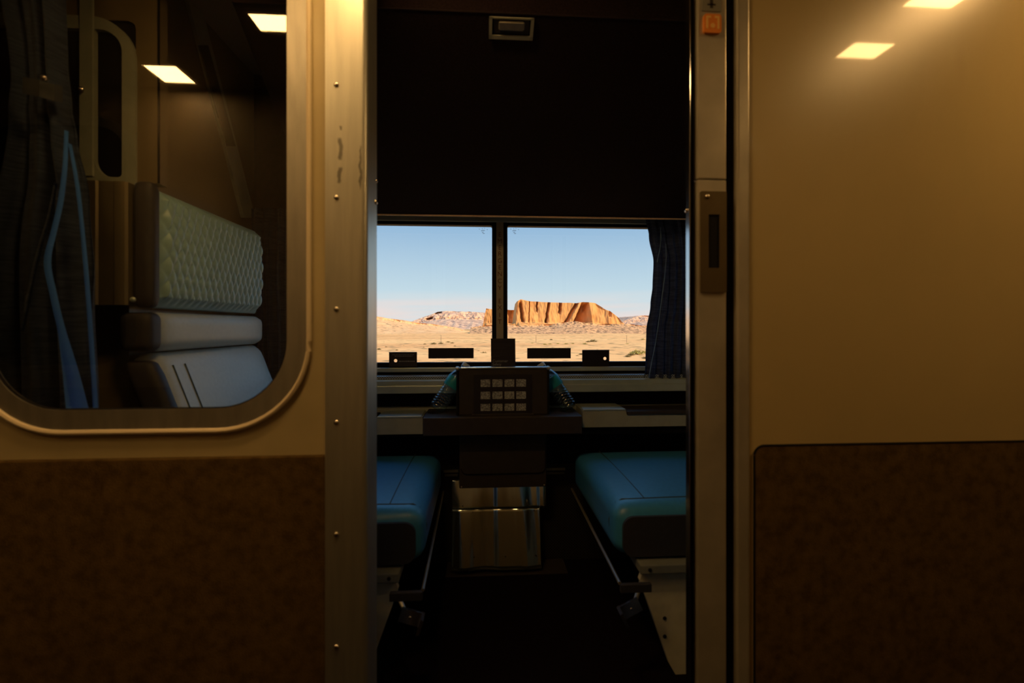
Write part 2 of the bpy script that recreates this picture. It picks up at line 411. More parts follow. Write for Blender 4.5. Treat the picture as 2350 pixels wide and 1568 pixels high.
plate(bm, rrect(x1-.40*s, x1-.12*s, z1-.24*s, z1-.12*s, .001, 2), [], YW-.0098, YW-.0091)
obj('symbol', bm, M['orange2'], cb)
lb = own('jamb_label', plate(bmesh.new(), rrect(Xp(1609, YW), Xp(1653, YW), Zp(1631, 29, YW), Zp(1631, -60, YW), .002, 3), [], YW-.0045, YW-.003), M['label'],
         (Xp(1631, YW), YW-.003, Zp(1631, 29, YW)), 'grey rectangular label stuck above the orange button', 'label')
bm = bmesh.new()
box(bm, Xp(1627, YW), Xp(1634, YW), YW-.0049, YW-.0045, Zp(1631, 22, YW), Zp(1631, -20, YW))
box(bm, Xp(1621, YW), Xp(1640, YW), YW-.0049, YW-.0045, Zp(1631, 16, YW), Zp(1631, 12, YW))
obj('printed_mark', bm, M['brown'], lb)
# ---- right corridor wall
zr = Zp(1740, 1022, YW)
struct('wall_right', B(.5605, 3.2, YW, YW+.03, ZF, CZ), M['panel'])
xw = Xp(1729, YW)
struct('trim_4', plate(bmesh.new(), rrect(xw, 3.2, ZF, zr, [0, 0, 0, .022], 8), [], YW-.004, YW), M['carpet'])
bm = bmesh.new(); tube(bm, [(xw, YW-.003, ZF)] + [(p[0], YW-.003, p[1]) for p in reversed(rrect(xw, 3.2, ZF, zr, [0, 0, 0, .022], 8)[3:])] + [(3.2, YW-.003, zr)], .0022, 6, False)
struct('trim_5', bm, M['black'])
# ---- corridor, behind the camera
struct('wall_back', B(-3.2, 3.2, YB-.02, YB, ZF, CZ), M['wall_b'])
bm = B(-3.2, 3.2, YB, YB+.004, ZF, ZW); struct('trim_6', bm, M['carpet'])
struct('wall_corridor_left', B(-3.24, -3.2, YB-.02, 2.02, ZF, CZ), M['wall_b'])
struct('wall_corridor_right', B(3.2, 3.24, YB-.02, 2.02, ZF, CZ), M['wall_b'])
for i, xe in enumerate((-1.43, 1.30)):
    t = thing('window_%d' % (i+3), (xe-.3, YB, -.2), None, None); t['kind'] = 'structure'
    obj('window_frame', plate(bmesh.new(), rrect(xe-.62, xe, -.2, .87, .16, 10), [rrect(xe-.58, xe-.04, -.16, .83, .12, 10)], YB, YB+.006), M['alu_dull'], t)
    obj('window_pane', plate(bmesh.new(), rrect(xe-.58, xe-.04, -.16, .83, .12, 10), [], YB+.001, YB+.002), M['ink'], t)
# ---- ceiling lights of the corridor; the last is added, unseen, to brighten the post
LG = [(-1.217, -.02, .12, .13), (-.66, .335, .15, .09), (1.376, .305, .15, .095), (1.38, .60, .16, .12), (-.24, .66, .22, .14)]
LN = ['square amber ceiling lamp over the far left of the corridor', 'square amber ceiling lamp left of the doorway', 'amber ceiling lamp over the right panel, nearer the back wall',
      'amber ceiling lamp over the right panel, against the compartment wall', 'added wide amber lamp above the doorway, unseen, brightening the post']
for (x, y, sx, sy), lab in zip(LG, LN):
    t = thing('ceiling_light', (x, y, CZ-.012), lab, 'ceiling light', 'corridor ceiling lamps')
    fr = bmesh.new()
    o_ = [(x-sx/2-.012, y-sy/2-.012), (x+sx/2+.012, y-sy/2-.012), (x+sx/2+.012, y+sy/2+.012), (x-sx/2-.012, y+sy/2+.012)]
    b = plate(bmesh.new(), o_, [[(x-sx/2, y-sy/2), (x+sx/2, y-sy/2), (x+sx/2, y+sy/2), (x-sx/2, y+sy/2)]], 0, .012)
    for v in b.verts: v.co = Vector((v.co.x, v.co.z, CZ-.012+v.co.y))
    obj('lamp_frame', b, M['alu_dull'], t)
    obj('diffuser', B(x-sx/2, x+sx/2, y-sy/2, y+sy/2, CZ-.009, CZ-.003), M['lamp'], t)

# ================================================================ COMPARTMENT SHELL
struct('wall_compartment_left', B(XL-.03, XL, 1.31, 2.0, ZF, CZ), M['endwall'])
struct('wall_compartment_right', B(XR, XR+.03, YW+.03, 2.0, ZF, CZ), M['endwall'])
# window wall
WX0, WX1 = -.72, .86
XM0, XM1 = Xp(1130, YR), Xp(1164, YR)
ZT, ZB = Zp(1147, 519, YR), Zp(1147, 831, YR)
lh = rrect(WX0, XM0-.001, ZB-.001, ZT+.001, .006, 3); rh = rrect(XM1+.001, WX1, ZB-.001, ZT+.001, .006, 3)
big = rrect(WX0-.03, WX1+.03, ZB-.022, ZT+.025, .02, 5)
struct('wall_window', plate(bmesh.new(), [(-3.2, ZF), (3.2, ZF), (3.2, CZ), (-3.2, CZ)], [big], YR, YR+.05), M['dkpurple'])
win2 = thing('window_2', (.08, YR, ZB-.02), None, None); win2['kind'] = 'structure'
obj('gasket', plate(bmesh.new(), big, [lh, rh], YR-.004, YR+.03), M['black'], win2)
obj('window_pane', B(WX0-.005, XM0+.005, YR+.012, YR+.016, ZB-.005, ZT+.005), M['glass'], win2)
obj('window_pane', B(XM1-.005, WX1+.005, YR+.012, YR+.016, ZB-.005, ZT+.005), M['glass'], win2)
# aluminium surround: top, bottom, mullion strip
obj('head_strip', B(WX0-.04, WX1+.04, YR-.012, YR-.003, Zp(1147, 511, YR), Zp(1147, 496, YR), r=.002), M['grey2'], win2)
obj('window_sill', B(WX0-.04, WX1+.04, YR-.020, YR-.003, Zp(1000, 853, YR), Zp(1000, 843, YR), r=.003), M['grey2'], win2)
sm = obj('mullion_strip', B(Xp(1139, YR), Xp(1155, YR), YR-.010, YR-.003, Zp(1147, 845, YR), Zp(1147, 505, YR), r=.001), M['strip'], win2)
xc = Xp(1147, YR-.01)
rows = [("E", 540), ("M", 555), ("E", 570), ("R", 584), ("G", 600), ("E", 615), ("N", 630), ("C", 646), ("Y", 662), ("E", 692), ("X", 707), ("I", 724), ("T", 739)]
for ch, py in rows:
    text(ch, .0265, M['redink'], sm, (xc, YR-.0105, Zp(1147, py, YR)), 'letter')
# etched marks in the glass corners
for px in (1109, 1181):
    bm = bmesh.new()
    for (dx, dy, wd) in ((-9, -5, 4), (-2, -6, 3), (3, -7, 3), (9, -4, 4), (0, -2, 14), (-1, 2, 8), (1, 5, 9), (-4, -1, 3)):
        x = Xp(px+dx, YR+.011); z = Zp(px, 531+dy, YR+.011)
        box(bm, x-wd*.0009/2, x+wd*.0009/2, YR+.0113, YR+.0118, z-.0008, z+.0008)
    obj('etched_mark', bm, M['etch'], win2)
# stickers and pull tabs in the window
def rect_px(pxa, pya, pxb, pyb, Y): return Xp(pxa, Y), Xp(pxb, Y), Zp((pxa+pxb)/2, pyb, Y), Zp((pxa+pxb)/2, pya, Y)
Yg = YR+.008
for a, lab in (((983, 799, 1087, 823), 'plain black rectangular sticker on the left window pane'), ((1210, 799, 1310, 823), 'plain black rectangular sticker on the right window pane')):
    x0, x1, z0, z1 = rect_px(*a, Yg)
    own('window_sticker', B(x0, x1, Yg+.001, Yg+.004, z0, z1), M['ink'], ((x0+x1)/2, Yg, z0), lab, 'sticker', 'black stickers on the window')
Yt = YR-.008
for (a, hx, lab) in (((893, 809, 957, 842), 908, 'brown pull tab with a round hole at its left, on the left pane'), ((1336, 804, 1398, 842), 1388, 'dark pull tab with a round hole at its right, on the right pane')):
    x0, x1, z0, z1 = rect_px(*a, Yt)
    hy = 828 if hx == 908 else 823
    hc = (Xp(hx, Yt), Zp(hx, hy, Yt))
    t = thing('pull_tab', ((x0+x1)/2, Yt, z0), lab, 'pull tab', 'window release tabs')
    obj('tab_plate', plate(bmesh.new(), [(x0, z0), (x1, z0), (x1, z1), (x0, z1)], [[(hc[0]+.0068*math.cos(2*PI*k/16), hc[1]+.0068*math.sin(2*PI*k/16)) for k in range(16)]], Yt-.002, Yt+.001), M['brown2'] if hx == 908 else M['ink'], t)
    obj('tab_lip', B(x0, x1, Yt-.006, Yt+.001, z1-.0005, z1+.002), M['alu_dull'], t)
    if hx == 908:
        bm = bmesh.new()
        for k, (u0, u1) in enumerate(((.12, .9), (.2, .86))):
            zz = z1-.009-.006*k; xx = x0+(x1-x0)*u0
            while xx < x0+(x1-x0)*u1:
                wd = random.uniform(.003, .009); box(bm, xx, min(xx+wd, x1-.006), Yt-.0024, Yt-.002, zz-.0012, zz+.0012); xx += wd+.002
        xx = x0+(x1-x0)*.36
        while xx < x1-.012:
            wd = random.uniform(.003, .008); box(bm, xx, xx+wd, Yt-.0024, Yt-.002, z1-.038, z1-.034); xx += wd+.002
        obj('tab_print', bm, M['cardink'], t)

# ---- ledges under the window
lx0, lx1 = XL, XR
tr = struct('trim_7', B(lx0, lx1, 1.900, YR-.001, -.208, -.196, r=.001), M['perf'])
bm = bmesh.new()
prism_x(bm, [(1.885, -.213), (1.905, -.207), (1.905, -.24), (1.885, -.236)], lx0, lx1)
struct('trim_8', bm, M['grey2'])
struct('trim_9', B(lx0, lx1, 1.878, YR-.001, Zp(1000, 903, 1.88), Zp(1000, 885, 1.88), r=.003), M['grey2'])
struct('trim_10', B(lx0, lx1, 1.93, YR-.001, Zp(950, 948, 1.94), Zp(950, 936, 1.94), r=.002), M['tan'])
# lower heater cover with perforated front and the two bright lips
struct('trim_11', B(lx0, lx1, 1.935, YR-.001, ZF, -.560), M['perf2'])
for a in ((1018, 1052), (1250, 1297)):
    x0, x1 = Xp(a[0], 1.93), Xp(a[1], 1.93)
    t = own('heater_lip', B(x0, x1, 1.925, 1.935, Zp(1100, 1083, 1.93), Zp(1100, 1077, 1.93), r=.001), M['tan'], ((x0+x1)/2, 1.93, Zp(1100, 1083, 1.93)), 'short tan metal lip %s the table housing' % ('left of' if a[0] < 1100 else 'right of'), 'metal strip')
    obj('lower_bead', B(x0+.004, x1-.003, 1.927, 1.935, Zp(1100, 1092, 1.93), Zp(1100, 1087, 1.93), r=.001), M['grey'], t)
# ---- armrest boxes
def Zq(py, Y, px=1000): return Zp(px, py, Y)
ar = thing('armrest', (Xp(910, 1.8), 1.86, Zq(995, 1.8)), 'tan armrest box left of the table, with dark notch at its outer end', 'armrest')
x1 = Xp(970, 1.8)
prof = [(-.66, Zq(965, 1.8)), (-.66, Zq(996, 1.8)), (x1, Zq(996, 1.8)), (x1, Zq(957, 1.8)), (Xp(864, 1.8), Zq(957, 1.8)), (Xp(861, 1.8), Zq(968, 1.8)), (Xp(850, 1.8), Zq(970, 1.8))]
obj('body', prism_y(bmesh.new(), prof, 1.80, 1.935), M['tan'], ar)
obj('cap', B(Xp(866, 1.8), x1-.004, 1.797, 1.925, Zq(958, 1.8), Zq(954, 1.8), r=.002), M['grey2'], ar, label='paler top cap')
obj('control_recess', B(-.655, Xp(858, 1.8), 1.84, 1.92, Zq(966, 1.8), Zq(958, 1.8)), M['black'], ar)
ar = thing('armrest', (Xp(1440, 1.8), 1.86, Zq(985, 1.8)), 'grey armrest box right of the table, stepped down beside a dark tray', 'armrest')
x0 = Xp(1337, 1.8); xs = Xp(1436, 1.8)
obj('body', prism_y(bmesh.new(), [(x0, Zq(986, 1.8)), (.86, Zq(986, 1.8)), (.86, Zq(960, 1.8)), (xs+.004, Zq(958, 1.8)), (xs, Zq(946, 1.8)), (x0, Zq(946, 1.8))], 1.80, 1.935), M['tan'], ar)
obj('cap', B(x0+.002, xs-.002, 1.797, 1.93, Zq(947, 1.8), Zq(943, 1.8), r=.002), M['grey2'], ar, label='paler top cap')
obj('tray', B(xs+.004, .855, 1.795, 1.93, Zq(958, 1.8), Zq(949, 1.8), r=.003), M['brown2'], ar, label='dark brown tray')
struct('trim_12', B(lx0, lx1, 1.86, YR-.001, Zq(1003, 1.86), Zq(993, 1.86), r=.002), M['dark'])

# ================================================================ TABLE
tb = thing('folding_table', (.082, 1.84, -.66), 'brown folding table unit with raised leaf under the window, bottles at both ends', 'table')
x0, x1 = Xp(971, 1.74), Xp(1335, 1.74)
zt = Zp(1150, 957, 1.74); zb_ = Zp(1150, 998, 1.74)
# table top with cup holders
cupL, cupR = (-.185, 1.835), (.352, 1.835)
b = plate(bmesh.new(), rrect(x0, x1, 1.74, 1.932, .012, 4), [[(c[0]+.032*math.cos(2*PI*k/20), c[1]+.032*math.sin(2*PI*k/20)) for k in range(20)] for c in ((-.170, 1.845), (.336, 1.845))], zb_, zt)
for v in b.verts: v.co = Vector((v.co.x, v.co.z, v.co.y))
obj('table_top', b, M['brown'], tb)
b = B(x0, x1, 1.735, 1.742, zb_, zt, r=.002)
obj('front_rail', b, M['brown'], tb)
lx, rx = Xp(1052, 1.775), Xp(1257, 1.775)
zl = Zp(1150, 845, 1.775)
lf = obj('raised_leaf', B(lx, rx, 1.775, 1.795, zt, zl, r=.004, seg=3), M['brown'], tb)
obj('leaf_edge', B(lx+.008, rx-.004, 1.772, 1.800, zl-.003, zl+.004, r=.0025), mat('blue grey metal edge', (.55, .66, .70), .25, .9), lf, label='shiny blue-grey top edge')
obj('side_channel', B(lx-.008, lx+.002, 1.770, 1.802, zt, zl+.004, r=.003), M['black'], lf)
obj('side_channel', B(rx-.002, rx+.006, 1.770, 1.802, zt, zl+.002, r=.003), M['black'], lf)
obj('corner_hinge', B(lx-.011, lx+.003, 1.767, 1.803, zl-.008, zl+.005, r=.004), M['alu_dull'], lf)
obj('corner_hinge', B(rx-.004, rx+.010, 1.767, 1.803, zl-.008, zl+.005, r=.004), M['alu_dull'], lf)
cx0, cx1 = Xp(1087, 1.77), Xp(1221, 1.77)
obj('card_lip', B(cx0-.006, cx1+.006, 1.765, 1.776, zt, zt+.006, r=.001), M['brown'], lf)
hx0, hx1 = Xp(1054, 1.80), Xp(1254, 1.80)
zh0, zh1 = Zp(1150, 1120, 1.80), zb_
obj('housing', B(hx0, hx1, 1.80, 1.934, zh0, zh1, r=.004), M['brown'], tb)
pz = Zp(1150, 1086, 1.797)
obj('inset_door', plate(bmesh.new(), rrect(hx0+.009, hx1-.006, pz, zh1-.003, [.02, .02, .003, .003], 6), [], 1.794, 1.800), M['brown2'], tb)
bm = bmesh.new(); tube(bm, [(p[0], 1.797, p[1]) for p in rrect(hx0+.008, hx1-.005, pz-.002, zh1-.002, [.021, .021, 0, 0], 6)], .0022, 6, False)
obj('door_shadow_gap', bm, M['black'], tb)
for px in (1059, 1249):
    screw(tb, Xp(px, 1.80), 1.80, Zp(1150, 1116, 1.80), .003, m='alu_dull')
# information card on the leaf
cd = thing('safety_card', ((cx0+cx1)/2, 1.772, zt+.002), 'dark information card with twelve grey pictures in three rows, on the table leaf', 'card')
obj('card_sheet', B(cx0, cx1, 1.7705, 1.7725, zt+.002, Zp(1150, 860, 1.77)), M['card'], cd)
bm = bmesh.new()
for cxp in ((1103, 1125), (1130, 1153), (1158, 1180), (1185, 1207)):
    for (ya, yb) in ((871, 888), (899, 916), (927, 943)):
        a, b_ = Xp(cxp[0], 1.77), Xp(cxp[1], 1.77)
        box(bm, a, b_, 1.7699, 1.7705, Zp(1150, yb, 1.77), Zp(1150, ya, 1.77))
obj('pictures', bm, M['pict'], cd)
bm = bmesh.new()
def dashes(bm, pxa, pxb, py, Y, hh, y0):
    x = Xp(pxa, Y); xe = Xp(pxb, Y); z = Zp((pxa+pxb)/2, py, Y)
    while x < xe:
        wd = random.uniform(.003, .010); box(bm, x, min(x+wd, xe), y0-.0004, y0, z-hh, z+hh); x += wd+.0018
dashes(bm, 1102, 1149, 863, 1.77, .0010, 1.7705); dashes(bm, 1165, 1208, 863, 1.77, .0010, 1.7705)
for k in range(3):
    for cxp in ((1104, 1123), (1132, 1150), (1160, 1177), (1187, 1204)):
        dashes(bm, cxp[0], cxp[1], (892, 920, 947)[k], 1.77, .0006, 1.7705)
obj('card_print', bm, M['brown'], cd)
# customer safety card between leaf and window
x0, x1 = Xp(1127, 1.84), Xp(1183, 1.84)
cs = thing('customer_safety_card', ((x0+x1)/2, 1.84, -.33), 'tall dark card printed Customer Safety, standing behind the table leaf', 'card')
bm = prism_y(bmesh.new(), [(x0+.002, -.33), (x1+.002, -.33), (x1-.001, Zp(1155, 777, 1.84)), (x0-.001, Zp(1155, 777, 1.84))], 1.838, 1.842)
obj('card_sheet', bm, M['card'], cs)
obj('card_top_band', B(x0, x1-.001, 1.8370, 1.838, Zp(1155, 781, 1.84), Zp(1155, 777, 1.84)), M['brown'], cs)
bm = bmesh.new()
for py, pe in ((790, 1172), (794, 1174), (799, 1160), (806, 1175), (810, 1175), (815, 1172), (818, 1148)):
    dashes(bm, 1129, pe, py, 1.838, .0007, 1.838)
obj('small_print', bm, mat('faint grey print', (.05, .05, .05), .6), cs)
text('Customer', .0145, M['cardink'], cs, (Xp(1130, 1.838), 1.8377, Zp(1130, 829, 1.838)), 'lettering', align='LEFT')
text('Safety', .0145, M['cardink'], cs, (Xp(1130, 1.838), 1.8377, Zp(1130, 836.5, 1.838)), 'lettering', align='LEFT')
# bottles
def bottle(base, top, label):
    base = Vector(base); d = Vector(top) - base; Lb = .205
    t = thing('water_bottle', base, label, 'bottle', 'water bottles leaning on the table')
    R = Vector((0, 0, 1)).rotation_difference(d.normalized()).to_matrix().to_4x4(); Mx = Matrix.Translation(base) @ R
    pr = [(.020, .0), (.027, .002), (.031, .010)]
    for k in range(7):
        z = .014 + k*.011; pr += [(.0325, z), (.0325, z+.004), (.0300, z+.0075)]
    pr += [(.0322, .095), (.0325, .1), (.0325, .142), (.031, .150), (.026, .165), (.018, .178), (.0128, .186), (.0128, .190), (.016, .191), (.016, .193), (.0125, .194), (.0125, .200)]
    obj('bottle_body', lathe(bmesh.new(), pr, Mx, 32), M['bottle'], t, True, sharp=60)
    b = lathe(bmesh.new(), [(.0331, .1), (.0334, .1005), (.0334, .1405), (.0331, .141)], Mx, 32)
    obj('bottle_label', b, M['blabel'], t, True, sharp=60)
    cpr = []
    obj('bottle_cap', lathe(bmesh.new(), [(.0148, .195), (.0152, .196), (.0150, .208), (.0138, .2095)], Mx, 24), M['cap'], t, True)
    return t
bottle((Xp(1000, 1.84), 1.84, Zp(1000, 947, 1.84)+.012), (Xp(1049, 1.86), 1.86, Zp(1049, 868, 1.86)), 'clear water bottle leaning right, left of the raised table leaf')
bottle((Xp(1309, 1.84), 1.84, Zp(1309, 945, 1.84)+.012), (Xp(1262, 1.86), 1.86, Zp(1262, 868, 1.86)), 'clear water bottle leaning left, right of the raised table leaf')

# ================================================================ STAINLESS KICK PANEL
x0, x1 = Xp(1036, 1.87), Xp(1240, 1.87)
kp = thing('steel_kick_panel', ((x0+x1)/2, 1.92, ZF), 'dented stainless steel panel below the table reaching down to the floor', 'metal panel')
def wavy(x0, x1, z0, z1, y, amp, seed, nx=80, nz=16):
    b = bmesh.new(); g = []
    for j in range(nz+1):
        r = []
        for i in range(nx+1):
            x = x0+(x1-x0)*i/nx; z = z0+(z1-z0)*j/nz
            d = amp*noise.noise(Vector((x*17+seed, z*1.6, seed)))+amp*.22*noise.noise(Vector((x*38, z*2.5, seed+4)))
            r.append(b.verts.new((x, y+d+.27*(z+.60), z)))
        g.append(r)
    for j in range(nz):
        for i in range(nx): b.faces.new((g[j][i], g[j][i+1], g[j+1][i+1], g[j+1][i]))
    bk = [[b.verts.new((v.co.x, v.co.y+.012, v.co.z)) for v in (g[j][0], g[j][nx])] for j in (0, nz)]
    b.faces.new((bk[0][0], bk[0][1], bk[1][1], bk[1][0]))
    b.faces.new([*g[0], bk[0][1], bk[0][0]]); b.faces.new([*g[nz], bk[1][1], bk[1][0]])
    b.faces.new([*[g[j][0] for j in range(nz+1)], bk[1][0], bk[0][0]]); b.faces.new([*[g[j][nx] for j in range(nz+1)], bk[1][1], bk[0][1]])
    return b
zs = Zp(1140, 1167, 1.88)
obj('upper_sheet', wavy(x0-.002, x1+.03, zs-.004, -.612, 1.925, .012, 3), M['steel'], kp, True, sharp=None)
obj('lower_sheet', wavy(x0, x1, ZF+.02, zs, 1.917, .012, 3), M['steel'], kp, True, sharp=None)
obj('foot_strip', B(x0-.02, x1+.10, 1.818, 1.93, ZF, ZF+.007, r=.002), M['brown'], kp)
for px, py in ((1085, 1176), (1157, 1174), (1226, 1172), (1088, 1279), (1160, 1278), (1231, 1276), (1062, 1162)):
    z_ = Zp(px, py, 1.87); y_ = 1.917+.27*(z_+.60); screw(kp, Xp(px, y_), y_, Zp(px, py, y_), .0026, m='brown')

# ================================================================ SEATS
def seat(side, label):
    """side -1: left seat facing +X; +1: right seat facing -X"""
    XI = .365 if side > 0 else -.150          # inner edge
    XO = 1.00 if side > 0 else -.80
    s = side
    t = thing('compartment_seat', ((XI+XO)/2, 1.56, ZF), label, 'seat', 'facing compartment seats')
    xa, xb = (XI, XO-.05) if s > 0 else (XO+.05, XI)
    zt_ = -.492
    def crown(q, p):
        if q.z > .5: p.z += .012*(1-q.x**2)*(1-q.y**2)
        return p
    sc = obj('seat_cushion', cushion(xa, xb, 1.285, 1.875, -.635, zt_, .042, 20, crown), M['vinyl'], t, True, sharp=None)
    # front boxing panel, darker
    fr = bmesh.new()
    lx_ = rrect(xa+.022, xb-.022, -.628, -.519, .03, 6)
    obj('front_panel', plate(fr, lx_, [], 1.279, 1.30), M['vinyl_side'], sc, label='dark front panel')
    # seams
    xs_ = XI + s*.10
    bm = bmesh.new()
    pts = [(xs_ - s*.0 , y, zt_+.0125*(1-((y-1.58)/.295)**2)*(.45) - (0 if y > 1.34 else .0)) for y in [1.86-.02*k for k in range(27)]]
    tube(bm, pts, .0022, 6)
    pts = [(XI+s*.004, 1.343, -.60), (XI+s*.0, 1.343, -.55), (XI+s*.006, 1.342, -.518), (XI+s*.018, 1.341, -.502), (XI+s*.036, 1.34, -.4915)] + [(XI+s*(.06+.03*k), 1.337, -.4905+.0005*min(k, 4)) for k in range(17)]
    tube(bm, pts, .0022, 6)
    obj('seam', bm, M['welt'], sc, True)
    # frame and rail
    bm = bmesh.new()
    tube(bm, [(XI-s*.004, 1.88, -.645), (XI-s*.004, 1.225, -.668)], .0045, 8)
    obj('side_rail', bm, M['alu_dull'], t, True)
    xq = XI+s*.078
    bm = B(min(XI-s*.004, xq), max(XI-s*.004, xq), 1.215, 1.228, -.690, -.668, r=.002)
    obj('rail_bracket', bm, M['vinyl_side'], t)
    bm = B(min(XI+s*.06, XI+s*.55), max(XI+s*.06, XI+s*.55), 1.25, 1.84, -.662, -.637, r=.003)
    obj('seat_pan', bm, M['grey'], t)
    screw(t, XI+s*.085, 1.249, -.649, .005, m='black')
    # pedestal panel, tapered
    prof = [(XI+s*.072, -.672), (XI+s*.56, -.672), (XI+s*.56, ZF), (XI+s*.165, ZF), (XI+s*.148, ZF+.03), (XI+s*.066, -.690)]
    pd = obj('pedestal', prism_y(bmesh.new(), prof, 1.275, 1.292), M['coverpanel'], t)
    obj('pedestal_support', B(min(XI+s*.22, XI+s*.54), max(XI+s*.22, XI+s*.54), 1.292, 1.80, ZF, -.664), M['dark'], t)
    for zz in (-.795, -.845):
        screw(pd, XI+s*.135, 1.275, zz+.0, .0052, m='black', name='bolt')
    # foot lever
    cxl, czl = XI+s*.030, -.742
    bm = bmesh.new()
    ang = s*.45 if s > 0 else -.32
    def rp_(u, v): return (cxl+u*math.cos(ang)-v*math.sin(ang), czl+u*math.sin(ang)+v*math.cos(ang))
    prism_y(bm, [rp_(-.026, -.018), rp_(.026, -.018), rp_(.026, .018), rp_(-.026, .018)], 1.235, 1.242)
    prism_y(bm, [rp_(-.026 if s > 0 else .026, -.020), rp_(-.034 if s > 0 else .034, -.018), rp_(-.034 if s > 0 else .034, .018), rp_(-.026 if s > 0 else .026, .020)], 1.205, 1.242)
    fl = obj('foot_lever', bm, M['chrome'], t)
    bm = bmesh.new(); tube(bm, [(*rp_(.01*s, .0)[:1], 1.245, rp_(0, 0)[1]), (XI+s*.08, 1.30, -.70)], .006, 8)
    obj('lever_arm', bm, M['alu_dull'], fl, True)
    screw(fl, cxl, 1.235, czl, .004)
    # back: lower cushion, lumbar roll, quilted headrest, all with their side panels
    def lean(zz): return -s*max(0, (-.08-zz))*.38          # the lower back comes forward
    def bfn(q, p): p.x += lean(p.z); return p
    xf = XO
    lo_, hi_ = (xf, xf+.075) if s > 0 else (xf-.075, xf)
    bl = obj('lower_back', cushion(lo_, hi_, 1.235, 1.83, -.47, -.068, .035, 14, bfn), M['back'], t, True, sharp=None)
    bm = bmesh.new()
    for yy in (1.29, 1.34):
        tube(bm, [(xf-s*.001+lean(z), yy, z) for z in [-.10-.02*k for k in range(18)]], .002, 6)
    obj('seam', bm, M['welt'], bl, True)
    obj('side_panel', cushion(lo_+s*.0, hi_+s*.0, 1.218, 1.262, -.47, -.085, .02, 8, bfn), M['vinyl_side'], bl, True, sharp=None, label='dark end panel')
    lo2, hi2 = (xf-.006, xf+.07) if s > 0 else (xf-.07, xf+.006)
    lr = obj('lumbar_roll', cushion(lo2, hi2, 1.235, 1.83, -.064, .036, .03, 12), M['back'], t, True, sharp=None)
    obj('side_panel', cushion(min(lo2, lo2-.0), hi2, 1.205, 1.262, -.062, .034, .02, 8), M['vinyl_side'], lr, True, sharp=None, label='dark end panel')
    # quilted headrest with diamond relief
    b = bmesh.new(); ny, nz = 220, 130; g = []
    y0q, y1q, z0q, z1q = 1.235, 1.80, .046, .345
    for j in range(nz+1):
        r = []
        for i in range(ny+1):
            u = i/ny; v = j/nz; y = y0q+(y1q-y0q)*u; z = z0q+(z1q-z0q)*v
            a = (y*1.9+z)/.030; c = (y*1.9-z)/.030
            rel = abs(math.sin(PI*a/2.0))*abs(math.sin(PI*c/2.0))
            e = min(1, min(u, 1-u)/.05)*min(1, min(v, 1-v)/.09)
            bul = .016*math.sin(PI*v)**.5
            x = xf + s*(.020*(1-e)) - s*(bul + .0085*rel**.6*e)
            r.append(b.verts.new((x, y, z)))
        g.append(r)
    for j in range(nz):
        for i in range(ny): b.faces.new((g[j][i], g[j][i+1], g[j+1][i+1], g[j+1][i]))
    ed = [g[0][i] for i in range(ny+1)] + [g[j][ny] for j in range(1, nz+1)] + [g[nz][i] for i in range(ny-1, -1, -1)] + [g[j][0] for j in range(nz-1, 0, -1)]
    bk = [b.verts.new((xf+s*.036, v.co.y, v.co.z)) for v in ed]
    for i in range(len(ed)): b.faces.new((ed[i], ed[(i+1) % len(ed)], bk[(i+1) % len(ed)], bk[i]))
    b.faces.new(bk)
    hr = obj('quilted_headrest', b, M['quilt'], t, True, sharp=50)
    a, c = (xf-.012, xf+.038) if s > 0 else (xf-.038, xf+.012)
    obj('side_panel', cushion(a, c, 1.205, 1.245, .044, .352, .018, 10), M['vinyl_side'], hr, True, sharp=None, label='dark end panel')
    return t
seat(-1, 'blue vinyl seat on the left, quilted grey headrest seen through the corridor window')
seat(1, 'blue vinyl seat on the right, beige pedestal with two dark bolts')

# ================================================================ UPPER BUNK
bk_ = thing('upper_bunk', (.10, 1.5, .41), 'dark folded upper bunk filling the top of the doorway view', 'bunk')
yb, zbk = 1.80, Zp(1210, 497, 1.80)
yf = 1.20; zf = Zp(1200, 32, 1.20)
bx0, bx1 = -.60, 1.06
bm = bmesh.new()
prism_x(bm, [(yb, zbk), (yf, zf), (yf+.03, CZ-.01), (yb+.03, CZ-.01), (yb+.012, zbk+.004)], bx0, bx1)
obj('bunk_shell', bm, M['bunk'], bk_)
bm = bmesh.new(); tube(bm, [(bx0, yb, zbk-.001), (bx1, yb, zbk-.001)], .0032, 8)
obj('edge_piping', bm, M['bunk_trim'], bk_, label='thin tan piping along the lower edge')
bm = bmesh.new(); tube(bm, [(bx0, yf, zf), (bx1, yf, zf)], .002, 6)
obj('front_seam', bm, M['dark'], bk_)
# latch handle set in the sloping underside
hx0, hx1 = Xp(1122, 1.24), Xp(1223, 1.24)
sl_ = Vector((0, yb-yf, zbk-zf)).normalized(); nrm = Vector((0, sl_.z, -sl_.y)).normalized()
if nrm.z > 0: nrm = -nrm
def onslope(x, d, h):        # d: distance down the slope from the front edge, h: outwards
    p = Vector((x, yf, zf)) + sl_*d + nrm*h; return p
def dfor(py):                # slope distance whose image row is py
    lo_d, hi_d = 0, .4
    for _ in range(40):
        m_ = (lo_d+hi_d)/2; p = onslope(.06, m_, .0)
        yy = 749 - F*p.z/(p.x*math.sin(TH)+p.y*math.cos(TH))
        if yy < py: lo_d = m_
        else: hi_d = m_
    return lo_d
d0, d1 = dfor(38), dfor(88)
def slopebox(bm, x0, x1, da, db, h0, h1):
    b = bmesh.new(); vs = [b.verts.new(onslope(x, d, h)) for x in (x0, x1) for d in (da, db) for h in (h0, h1)]
    for f in ((0, 1, 3, 2), (4, 6, 7, 5), (0, 4, 5, 1), (2, 3, 7, 6), (0, 2, 6, 4), (1, 5, 7, 3)): b.faces.new([vs[i] for i in f])
    merge(bm, b)
